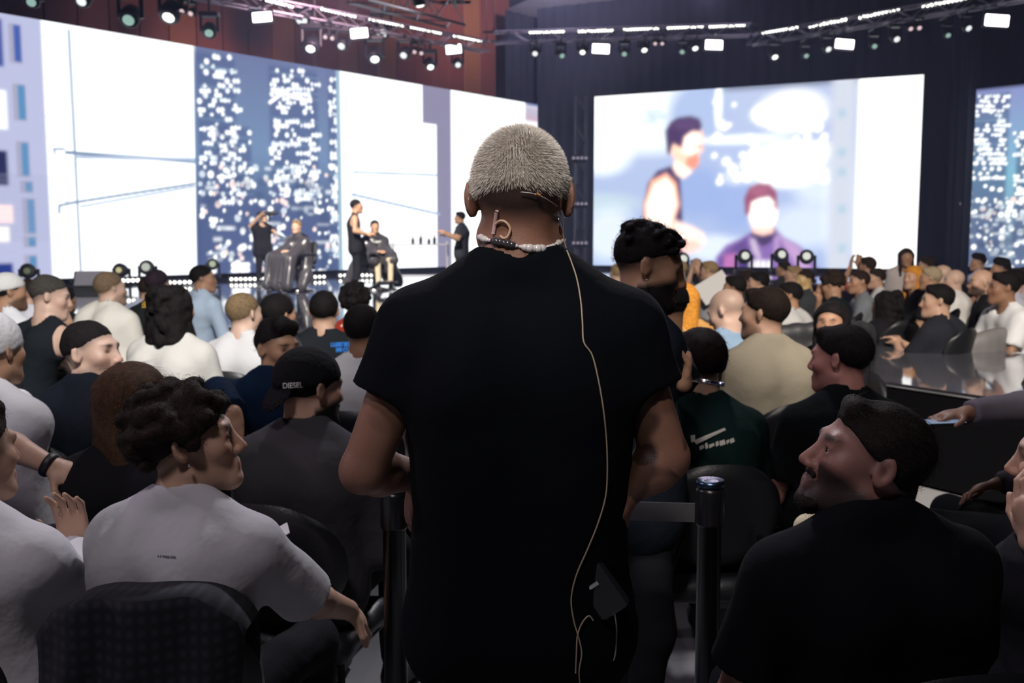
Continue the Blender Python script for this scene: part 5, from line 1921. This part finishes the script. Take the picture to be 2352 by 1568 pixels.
# pearl necklace lying round the neck
zc = local(M, at(1200, 566, 1.70))[2]
cx = M['nb'][:2]
ne = MB()
ring, beads = [], []
rr = random.Random(2)
Vb = M['body'][0]
band = Vb[np.abs(Vb[:, 2] - zc) < .012]
ang_b = np.arctan2(band[:, 0] - cx[0], -(band[:, 1] - cx[1]))
for k in range(34):
    a = -math.pi * .62 + math.pi * 1.24 * k / 33
    near_ = band[np.abs(ang_b - a) < .16]
    R_ = (np.hypot(near_[:, 0] - cx[0], near_[:, 1] - cx[1]).min() if len(near_) else .066)
    R_ = min(max(R_, .058), .074) + .0045
    ring.append((cx[0] + math.sin(a) * R_, cx[1] - math.cos(a) * R_, zc - .006 * math.sin(a) + .012 * (1 - math.cos(a)) - .002 * math.sin(a * 3)))
neck_o = ne.tube(ring, .0012, 6).build('necklace', mat('necklace_thread', (.3, .28, .26), rough=.4), M['root'], True)
pearl = mat('pearl', (.72, .68, .66), rough=.18, coat=.8)
dark_pearl = mat('dark_bead', (.05, .045, .05), rough=.2, coat=.5)
for k in range(33):
    p = np.array(ring[k])
    q2 = np.array(ring[k + 1])
    sz_ = rr.choice((.0032, .0045, .0062, .0075))
    prof = [(sz_ * .15, -sz_ * 1.3), (sz_ * .75, -sz_ * .8), (sz_ * 1.02, -sz_ * .1), (sz_ * .9, sz_ * .6), (sz_ * .4, sz_ * 1.15), (sz_ * .15, sz_ * 1.3)]
    MB().lathe(prof, 12, q2 - p, (p + q2) / 2).build('bead', dark_pearl if 9 <= k <= 14 else pearl, neck_o, True)


def cable(pts, r, name, m, bvh, off=.004, fb=1.62, n=6):
    P = [hit(bvh, x, y, off, None) for x, y in pts]
    last = fb
    out = []
    for (x, y), p in zip(pts, P):
        if p is None:
            p = at(x, y, last)
        last = p[1]
        out.append(local(M, p))
    # smooth through the points
    fine = []
    for i in range(len(out) - 1):
        p0, p1, p2, p3 = out[max(i - 1, 0)], out[i], out[i + 1], out[min(i + 2, len(out) - 1)]
        for t in np.linspace(0, 1, 7)[:-1]:
            fine.append(.5 * ((2 * p1) + (-p0 + p2) * t + (2 * p0 - 5 * p1 + 4 * p2 - p3) * t * t + (-p0 + 3 * p1 - 3 * p2 + p3) * t ** 3))
    fine.append(out[-1])
    return MB().tube(fine, r, n).build(name, m, M['root'], True)


wire = mat('clear_cable', (.42, .33, .24), rough=.35)
tanp = mat('tan_plastic', (.62, .42, .28), rough=.4)
pinkp = mat('pinkish_plastic', (.62, .42, .40), rough=.35)
cable([(1297, 500), (1294, 540), (1302, 575)], .0013, 'earpiece_cable', wire, bv_body, .006, 1.70)
cable([(1302, 575), (1312, 600), (1325, 640), (1334, 690), (1338, 740), (1341, 785), (1360, 815), (1374, 870), (1386, 940), (1393, 1010), (1395, 1080), (1391, 1140), (1374, 1200), (1350, 1260),
       (1324, 1320), (1312, 1375), (1318, 1425), (1328, 1460), (1336, 1500), (1330, 1545), (1336, 1600)], .0014, 'earpiece_cable', wire, bv_shirt, .004, 1.60)
cable([(1322, 1545), (1324, 1500), (1326, 1462), (1336, 1432), (1352, 1414), (1362, 1424)], .0014, 'cable_loop', wire, bv_shirt, .005, 1.60)
cable([(1196, 441), (1222, 444), (1250, 454), (1281, 474)], .0009, 'headset_wire', mat('pale_wire', (.62, .58, .55), rough=.3), bv_body, .006, 1.68)
cable([(1231, 445), (1240, 448)], .0022, 'wire_sleeve', mat('orange_sleeve', (.62, .30, .12), rough=.4), bv_body, .007, 1.68)
cable([(1291, 440), (1288, 462), (1286, 492)], .0022, 'ear_hook', tanp, bv_body, .006, 1.68)
cable([(1141, 484), (1137, 512), (1133, 536)], .0034, 'headset_clip', pinkp, bv_body, .006, 1.68, 8)
cable([(1139, 514), (1148, 507), (1160, 509), (1170, 520), (1171, 532), (1165, 544), (1156, 547), (1149, 541)], .0021, 'clip_loop', tanp, bv_body, .007, 1.68, 8)
# small hoop earring
er = local(M, at(1283, 500, 1.705))
MB().tube([er + np.array((0, math.cos(a) * .006, math.sin(a) * .009 - .006)) for a in np.linspace(0, 6.28, 14)[:-1]], .001, 6, closed=True).build('earring', mat('silver', (.8, .8, .82), rough=.15, metal=1), M['root'], True)
# belt pack and chain at the right hip
bp = local(M, at(1378, 1352, 1.62))
MB().box(bp, (.06, .028, .095), Ry(-.6), .006).build('belt_pack', mat('pack_black', (.02, .021, .024), rough=.25), M['root'])
MB().box(bp + np.array((-.012, -.016, .012)), (.02, .003, .008), Ry(-.6), .001).build('clip', mat('silver', (.8, .8, .82)), M['root'])
cable([(1410, 1400), (1416, 1440), (1414, 1490), (1410, 1515)], .002, 'key_chain', mat('chain_steel', (.35, .36, .40), rough=.25, metal=1), bv_shirt, .01, 1.60)

# ------------------------------------------------------------------ lettering on clothes
def sb(k):
    return FIG[k], world_bvh(FIG[k])


i_, b_ = sb('man in a black tee with blue letters')
decal(i_, bars(760, 806, 786, 796, 9, 3, -.02) + bars(772, 806, 798, 808, 6, 4, 0), paint('blue', (.02, .22, .75)), 'print', b_)
i_, b_ = sb('man in a black tee with yellow letters')
decal(i_, bars(326, 366, 692, 706, 7, 5, -.05) + [[(345, 714), (353, 712), (355, 720), (347, 722)]], paint('yellow', (.85, .52, .04)), 'print', b_)
i_, b_ = sb('man in a red tee')
decal(i_, [[(782 + 4 * k, 748 - 3.2 * k), (785 + 4 * k, 745 - 3.2 * k), (786.5 + 4 * k, 748 - 3.2 * k), (784 + 4 * k, 751 - 3.2 * k)] for k in range(7)] + [[(794, 750), (806, 748), (806, 760), (792, 760)]], paint('cream', (.75, .62, .5)), 'print', b_)
i_, b_ = sb('dark haired guest in a green black tee')
decal(i_, [[(1592, 1012), (1664, 982), (1668, 987), (1600, 1020)]] + [[(x, 1024 - .22 * (x - 1606) + j), (x + w, 1020 - .22 * (x - 1606) + j), (x + w + 3, 1029 - .22 * (x - 1606) - j), (x + 2, 1034 - .22 * (x - 1606))] for x, w, j in ((1606, 9, 1), (1619, 5, -2), (1628, 11, 2), (1643, 6, 0), (1652, 12, -1), (1668, 5, 2), (1676, 9, 0))] + [[(1586, 1000), (1596, 998), (1597, 1012), (1588, 1016)]], paint('offwhite', (.62, .60, .52)), 'print', b_)
i_, b_ = sb('young man with curly dark hair in a white tee')
decal(i_, bars(362, 404, 1274, 1279, 7, 8, .06), paint('ink', (.05, .05, .06)), 'print', b_)
F6 = FIG['man in a black cap and grey knit']
capo = [c for c in F6['root'].children if c.name.startswith('cap')][0]
cv = np.array([v.co[:] for v in capo.data.vertices])
cf = np.array([tuple(p.vertices) for p in capo.data.polygons])
bc = world_bvh(F6, extra=(cv, cf))
decal(F6, text_polys('DIESEL', 650, 892, 696, 890, 13), paint('white', (.8, .8, .8)), 'cap_lettering', bc, .002)
# wristband and bracelet
for nm, key, g, t_, col, r_ in (('wristband', 'person in a white shirt cut by the left edge', 1, .93, (.8, .8, .82), .031), ('bracelet', 'person in a blue tee at the left edge', 1, .95, (.01, .01, .012), .029)):
    I_ = FIG[key]
    e_, w_ = I_['E'][g], I_['W'][g]
    dv_ = (w_ - e_) / np.linalg.norm(w_ - e_)
    c_ = e_ + (w_ - e_) * t_
    MB().lathe([(r_ + .004, -.011), (r_ + .007, -.006), (r_ + .007, .006), (r_ + .004, .011), (r_, .011)], 20, dv_, c_).build(nm, mat('band_%.2f' % col[0], col, rough=.5), I_['root'], True)
# small ear studs of the curly haired and the bearded man
for key, g in (('young man with curly dark hair in a white tee', 1), ('bearded man looking down', 1)):
    I_ = FIG[key]
    p_ = I_['T']((g * .093, .002, -.034))
    MB().lathe([(.001, -.003), (.004, -.002), (.0045, 0), (.003, .003)], 10, (0, 0, 1), p_).build('earring', mat('silver', (.8, .8, .82)), I_['root'], True)
# sunglasses hooked on the white tee, headphones free glasses on the bald man
I_ = FIG['man in a white tee with sunglasses']
bb = world_bvh(I_)
for (x, y) in ((2266, 706), (2268, 716)):
    h_ = hit(bb, x, y, .012)
    if h_ is not None:
        MB().lathe([(.02, -.004), (.026, 0), (.02, .004)], 10, (0, 1, 0), local(I_, h_)).build('sunglass_lens', mat('dark_glass', (.03, .04, .06), rough=.05), I_['root'], True)
I_ = FIG['bald man with glasses']
for g in (-1, 1):
    c_ = I_['T']((g * .033, .104, .006))
    f_ = I_['Rh']
    MB().tube([c_ + f_ @ np.array((math.cos(a) * .024, 0, math.sin(a) * .018)) for a in np.linspace(0, 6.28, 13)[:-1]], .003, 5, closed=True).build('glasses_rim', mat('dark_glass', (.03, .04, .06)), I_['root'], True)

# ------------------------------------------------------------------ performers on the stage
GS = 'performers on the stage'


def cape(info, m, shape, name='cape'):
    I = Imp()
    nb, S = info['nb'], info['S']
    k = .09
    I.cap(nb + np.array((0, 0, .03)), nb + np.array((0, 0, -.05)), .075, .1, .05)
    for g in (-1, 1):
        I.cap(nb + np.array((g * .05, 0, -.03)), S[g] + np.array((g * .02, .02, -.02)), .07, .085, k)
        for (a, ra, b, rb) in shape:
            I.cap((g * a[0], a[1], a[2]), (g * b[0], b[1], b[2]), ra, rb, k)
    I.sub_cap(nb + np.array((0, .01, .045)), nb + np.array((0, 0, .3)), .06, k=.005)
    v, f = I.mesh(.02, 1)
    n = normals(v, f)
    low = np.clip((nb[2] - v[:, 2]) / .5, .1, 1)
    v = v + n * (noise3(v * np.array((1, 1, .22)), 26, 5)[:, None] * .035 * low[:, None])
    link(name, np_mesh(name, v, f), m, info['root'])


def barber_chair(org, rz, label):
    r = empty('barber_chair', org, rz)
    tag(r, label, 'barber chair')
    mt = mat('barber_chrome', (.5, .5, .52), rough=.2, metal=1)
    up = mat('chair_vinyl', (.012, .013, .016))
    MB().lathe([(.3, 0), (.3, .03), (.08, .07), (.06, .09)], 20).build('base', mt, r, True)
    MB().tube([(0, 0, .08), (0, 0, .40)], .05, 12).build('column', mt, r, True)
    MB().box((0, .05, .44), (.52, .5, .09), None, .03).build('seat', up, r)
    MB().box((0, -.27, .70), (.42, .08, .42), Rx(.12), .03).build('backrest', up, r)
    for g in (-1, 1):
        MB().box((g * .30, .05, .68), (.06, .42, .05), None, .02).build('armrest', up, r)
        MB().tube([(g * .30, .05, .42), (g * .30, .05, .67)], .018, 8).build('arm_post', mt, r)
    MB().box((0, .55, .16), (.4, .2, .03), Rx(.3), .01).build('footrest', mt, r)
    MB().tube([(0, .2, .38), (0, .5, .18)], .025, 8).build('footrest_arm', mt, r)


cape_m = mat('cape_nylon', (.045, .042, .05), rough=.32, spec=.6)
# woman filming / barber at left
p = person('woman barber on stage', 'woman barber in black lifting a hairdryer on the stage', 603, 499, 20.4, hy=-125, by=-145, skin='light', hair=('bun', 'dark'), shirt=('tee', (.012, .012, .015)), pants=(.012, .012, .016), stand=True, base=STZ,
           arms=((at(630, 532, 20.2), at(638, 541, 20.0), (1, 0, -.1)), (at(574, 520, 20.3), at(598, 494, 20.2), (.5, 0, .6))), s=.98, group=GS, seed=120, vox=.015, pitch=10, hide_legs=False)
dr = empty('hairdryer', tuple(at(622, 490, 20.2)))
tag(dr, 'black hairdryer held up by the woman barber', 'hairdryer')
MB().lathe([(.03, -.1), (.045, -.06), (.045, .06), (.028, .14), (.03, .15)], 12, (1, 0, .1)).build('barrel', blk, dr, True)
MB().tube([(-.02, 0, -.03), (-.03, 0, -.17)], .02, 8).build('handle', blk, dr, True)
sp_ = empty('spray_bottle', tuple(at(650, 541, 19.8)))
tag(sp_, 'pale blue spray bottle in the woman barber other hand', 'bottle')
MB().lathe([(.035, -.14), (.038, -.02), (.016, .03), (.016, .06)], 12, (.8, 0, -.5)).build('bottle_body', mat('pale_blue_plastic', (.5, .65, .8), rough=.2), sp_, True)
MB().box((-.05, 0, .04), (.08, .03, .03), None, .006).build('nozzle', blk, sp_)
# first client
c1 = person('first client', 'client with light hair under a black cape on the left stage', 681, 521, 18.4, hy=165, by=150, skin='light', hair=('short', (.28, .18, .1)), shirt=('tee', BLACK), base=STZ, s=1.06, group=GS, seed=121, vox=.015, chair=False, seat=.50)
SH1 = (((.14, .05, .82), .11, (.20, .44, .60), .11), ((.20, .44, .60), .10, (.24, .56, .14), .10), ((.0, .44, .58), .11, (.0, .56, .14), .10), ((.15, .0, .82), .11, (.29, .10, .30), .11), ((.29, .10, .30), .10, (.28, .25, .12), .09))
cape(c1, cape_m, SH1)
barber_chair(tuple(c1['org']), math.radians(150), 'black barber chair under the light haired client')
b1 = world_bvh(c1, extra=(np.array([v.co[:] for v in c1['root'].children[-1].data.vertices]), np.array([tuple(q.vertices) for q in c1['root'].children[-1].data.polygons])))
decal(c1, bars(664, 702, 553, 561, 6, 21), paint('white', (.8, .8, .8)), 'cape_lettering', b1, .01)
# second barber and client
p = person('barber in a tank top', 'barber in a black tank top with bare arms on stage', 819, 474, 17.9, hy=-85, by=-80, skin='tan', hair=('crop', 'black'), shirt=('tank', (.012, .012, .015)), pants=(.012, .013, .017), stand=True, base=STZ,
           arms=((at(822, 530, 17.7), at(845, 540, 17.8), (.9, .1, .1)), (at(815, 531, 17.6), at(842, 537, 17.7), (.9, .1, .1))), s=1.04, group=GS, seed=122, vox=.015, bulk=1.02)
c2 = person('second client', 'dark haired client under a black cape on the right stage', 861, 521, 18.7, hy=-160, by=-150, skin='tan', hair=('short', 'dark'), shirt=('tee', BLACK), pants=(.55, .47, .33), base=STZ, s=1.02, group=GS, seed=123, vox=.015, chair=False, seat=.50)
SH2 = (((.16, .02, .82), .11, (.28, .1, .6), .12), ((.12, .1, .75), .11, (.18, .42, .58), .12), ((.3, .05, .6), .12, (.5, -.12, .16), .09), ((.1, .2, .62), .13, (.16, .3, .4), .1), ((.2, -.2, .7), .08, (.36, -.35, .2), .06))
cape(c2, cape_m, SH2)
barber_chair(tuple(c2['org']), math.radians(-150), 'black barber chair under the dark haired client')
b2 = world_bvh(c2, extra=(np.array([v.co[:] for v in c2['root'].children[-1].data.vertices]), np.array([tuple(q.vertices) for q in c2['root'].children[-1].data.polygons])))
decal(c2, bars(850, 878, 548, 556, 5, 22, .15), paint('white', (.8, .8, .8)), 'cape_lettering', b2, .01)
person('third barber', 'barber in a grey tee reaching left beside the standing man head', 1056, 500, 19.6, hy=80, by=75, skin='tan', hair=('short', 'black'), shirt=('tee', (.035, .037, .05)), pants=(.012, .013, .017), stand=True, base=STZ,
       arms=((at(1046, 545, 19.3), at(1022, 533, 19.2), (-1, 0, .3)), (at(1052, 550, 19.2), at(1028, 540, 19.1), (-1, 0, .2))), s=.98, group=GS, seed=124, vox=.015)

# ------------------------------------------------------------------ props in the foreground
post_m = mat('post_black', (.010, .010, .012), rough=.3, metal=.3)


def stanchion(c, label, top=1.0):
    r = empty('belt_stanchion', tuple(c))
    tag(r, label, 'stanchion')
    MB().lathe([(.17, 0), (.17, .012), (.05, .03), (.033, .04)], 24).build('base', post_m, r, True)
    MB().tube([(0, 0, .03), (0, 0, top - .1)], .030, 16).build('post', post_m, r, True)
    MB().lathe([(.032, top - .12), (.036, top - .11), (.036, top - .03), (.032, top - .02)], 20).build('belt_head', post_m, r, True)
    MB().lathe([(.034, top - .02), (.036, top - .01), (.033, top - .002), (.015, top - .006)], 20).build('cap', mat('cap_blue_steel', (.08, .12, .20), rough=.3, metal=1.0), r, True)
    return r


d1 = 2.42
s1 = at(1632, 1099, d1)
s1 = np.array((s1[0], s1[1], 0))
stanchion(s1, 'black belt stanchion with a round steel cap at right', at(1632, 1099, d1)[2])
s2 = at(905, 1150, 2.5)
s2 = np.array((s2[0], s2[1], 0))
stanchion(s2, 'black belt stanchion half hidden by the standing man', .98)
zb = at(1580, 1178, d1)[2]
bd = s2 - s1
bd /= np.linalg.norm(bd)
mb = MB()
a, b = s1 + bd * .037, s2 - bd * .037
mb.box(((a[0] + b[0]) / 2, (a[1] + b[1]) / 2, zb), (np.linalg.norm(b - a), .003, .048), Rz(math.atan2(bd[1], bd[0])))
o = mb.build('belt', mat('belt_webbing', (.05, .05, .055), rough=.7))
tag(o, 'dark retractable belt stretched between the two stanchions', 'belt')

# empty chair with a cream jacket over its back, before the man looking up
ec = at(1905, 1250, 2.62)
make_chair('empty black chair carrying the cream jacket', (ec[0], ec[1] + .2, 0), 0.1)
I = Imp()
c0 = at(1903, 1212, 2.62)
for x in (-.055, 0, .055):
    I.cap((x, 0, 0), (x * 1.1, -.05, -.09), .024, .02, .03)
    I.cap((x, 0, 0), (x * 1.1, .05, -.08), .024, .02, .03)
I.cap((-.06, 0, .0), (.05, 0, .008), .028, k=.03)
v, f = I.mesh(.006, 1)
v = v + normals(v, f) * (noise3(v, 60, 3)[:, None] * .004)
o = link('jacket', np_mesh('jacket', v, f), cloth((.62, .55, .38)), None, tuple(c0))
tag(o, 'cream jacket folded over the back of an empty chair', 'jacket')

# dark plaid shirt hung over the curly haired man's chair
I_ = FIG['young man with curly dark hair in a white tee']
plaid = bpy.data.materials.new('plaid_cloth')
plaid.use_nodes = True
nt = plaid.node_tree
bs = nt.nodes['Principled BSDF']
bs.inputs['Roughness'].default_value = .9
tc = nt.nodes.new('ShaderNodeTexCoord')
mixs = []
for axis, sc_ in (('X', 14), ('Z', 12)):
    w = nt.nodes.new('ShaderNodeTexWave')
    w.bands_direction = axis
    w.inputs['Scale'].default_value = sc_
    w.inputs['Distortion'].default_value = .4
    nt.links.new(tc.outputs['Object'], w.inputs['Vector'])
    mixs.append(w)
ad = nt.nodes.new('ShaderNodeMath')
ad.operation = 'MULTIPLY'
nt.links.new(mixs[0].outputs['Fac'], ad.inputs[0])
nt.links.new(mixs[1].outputs['Fac'], ad.inputs[1])
cr = nt.nodes.new('ShaderNodeValToRGB')
cr.color_ramp.elements[0].color = (.004, .005, .009, 1)
cr.color_ramp.elements[1].color = (.02, .02, .03, 1)
nt.links.new(ad.outputs[0], cr.inputs['Fac'])
nt.links.new(cr.outputs['Color'], bs.inputs['Base Color'])
V, Q = [], []
nu, nv = 31, 33
for j in range(nv):
    t = j / (nv - 1)
    for i in range(nu):
        a = -1 + 2 * i / (nu - 1)
        x = a * (.19 + .05 * t)
        arc = .10 * (1 - a * a * a * a * .9) - .02
        s_ = t * 1.0
        if s_ < .25:
            y, z = -.15 - .02, .82 + arc - (.25 - s_) * .6
        else:
            y, z = -.31 - .03 * math.sin(a * 9 + t * 3) * t - .02 * t, .82 + arc - (s_ - .25) * .72
        if .2 < s_ < .3:
            z += .012
        V.append((x + .02 * math.sin(t * 7 + a), y + .012 * math.sin(a * 14) * t + .06 * a * a, z))
for j in range(nv - 1):
    for i in range(nu - 1):
        Q.append((j * nu + i, j * nu + i + 1, (j + 1) * nu + i + 1, (j + 1) * nu + i))
o = link('plaid_shirt', np_mesh('plaid_shirt', V, Q), plaid, None, tuple(I_['org']), (0, 0, math.radians(4)))
md = o.modifiers.new('thickness', 'SOLIDIFY')
md.thickness = .006
tag(o, 'dark plaid shirt hung over the back of the curly haired man chair', 'shirt')

# phone in the reaching hand
I_ = FIG['guest in a mauve grey sleeve']
wv = I_['Rb'] @ I_['W'][-1] + I_['org'] + np.array((-.10, -.03, -.028))
r = empty('phone', tuple(wv), .2)
tag(r, 'phone with a pale blue screen in the reaching hand', 'phone')
MB().box((0, 0, 0), (.15, .075, .008), None, .003).build('case', blk, r)
MB().box((0, 0, .005), (.14, .068, .002)).build('screen', emis('phone_glow', (.45, .6, .9), .35), r)
# slim silver pen held beside the bearded man
hp = at(1640, 880, 2.9)
r = empty('vape_pen', tuple(hp), 0)
tag(r, 'slim silver and black pen held in a fist by the dark head', 'pen')
MB().tube([(-.075, 0, .012), (-.01, 0, .002)], .0065, 12).build('barrel', mat('silver', (.8, .8, .82)), r, True)
MB().tube([(-.01, 0, .002), (.03, 0, -.004)], .006, 12).build('tip', mat('blue_tip_metal', (.3, .35, .6), rough=.2, metal=1), r, True)  # tip in plain blue metal
# white slip of paper by the curly haired man's sleeve
c = at(654, 1216, 2.28)
o = MB().box((0, 0, 0), (.02, .03, .004), Ry(-.5) @ Rx(.8), .001).build('paper_slip', mat('paper', (.85, .85, .85), rough=.7), None, False, tuple(c))
tag(o, 'small white paper slip at the curly haired man shoulder', 'paper')


def tub_chair(org, rz, label, col, w=.42, top=.95):
    r = empty('armchair', tuple(org), rz)
    tag(r, label, 'armchair')
    up = mat('tub_%.3f' % col[0], col, rough=.55, bump=.1, bscale=80)
    I = Imp()
    prev = None
    for a in np.linspace(-2.0, 2.0, 15):
        p = np.array((math.sin(a) * w, -math.cos(a) * w * .75 + .02, 0))
        h = top - .06 - .16 * (abs(a) / 2.0) ** 2
        for z in list(np.arange(.34, h - .05, .085)) + [h]:
            if prev is not None:
                I.cap((prev[0][0], prev[0][1], min(z, prev[1])), (p[0], p[1], z), .055, k=.06)
        prev = (p, h)
    v, f = I.mesh(.02, 1)
    link('backrest', np_mesh('backrest', v, f), up, r)
    MB().box((0, .06, .36), (w * 1.6, .5, .16), None, .05).build('seat', up, r)
    for (x, y) in ((-.26, -.2), (.26, -.2), (-.26, .26), (.26, .26)):
        MB().tube([(x, y, .29), (x * 1.05, y * 1.05, 0)], .018, 8).build('leg', post_m, r)


q = at(1838, 760, 7.2)
tub_chair((q[0], q[1], 0), .4, 'wide dark grey tub armchair before the runway', (.03, .031, .035), .52, 1.04)
q = at(2236, 760, 8.75)
tub_chair((q[0], q[1], 0), .9, 'pale grey tub armchair near the right edge', (.20, .19, .19), .32, .84)
# paper sheet held near the screen
I_ = FIG['guest holding a paper']
c = at(1640, 660, 12.6)
o = MB().box((0, 0, 0), (.42, .30, .004), Ry(-.55) @ Rx(1.1), .001).build('paper_sheet', mat('paper', (.85, .85, .85)), None, False, tuple(c))
tag(o, 'white paper sheet tilted in the audience below the screen', 'paper')

# ------------------------------------------------------------------ stage haze
hz = bpy.data.materials.new('stage_haze')
hz.use_nodes = True
hz.node_tree.nodes.remove(hz.node_tree.nodes['Principled BSDF'])
vs = hz.node_tree.nodes.new('ShaderNodeVolumeScatter')
vs.inputs['Color'].default_value = (.52, .58, 1, 1)
vs.inputs['Density'].default_value = 0.0065
vs.inputs['Anisotropy'].default_value = .2
hz.node_tree.links.new(vs.outputs[0], hz.node_tree.nodes['Material Output'].inputs['Volume'])
o = MB().box((0, 23.0, 5.0), (36, 30, 9.8)).build('haze', hz)
tag(o, 'thin lilac haze hanging over the stage and the screens', 'haze', kind='stuff')
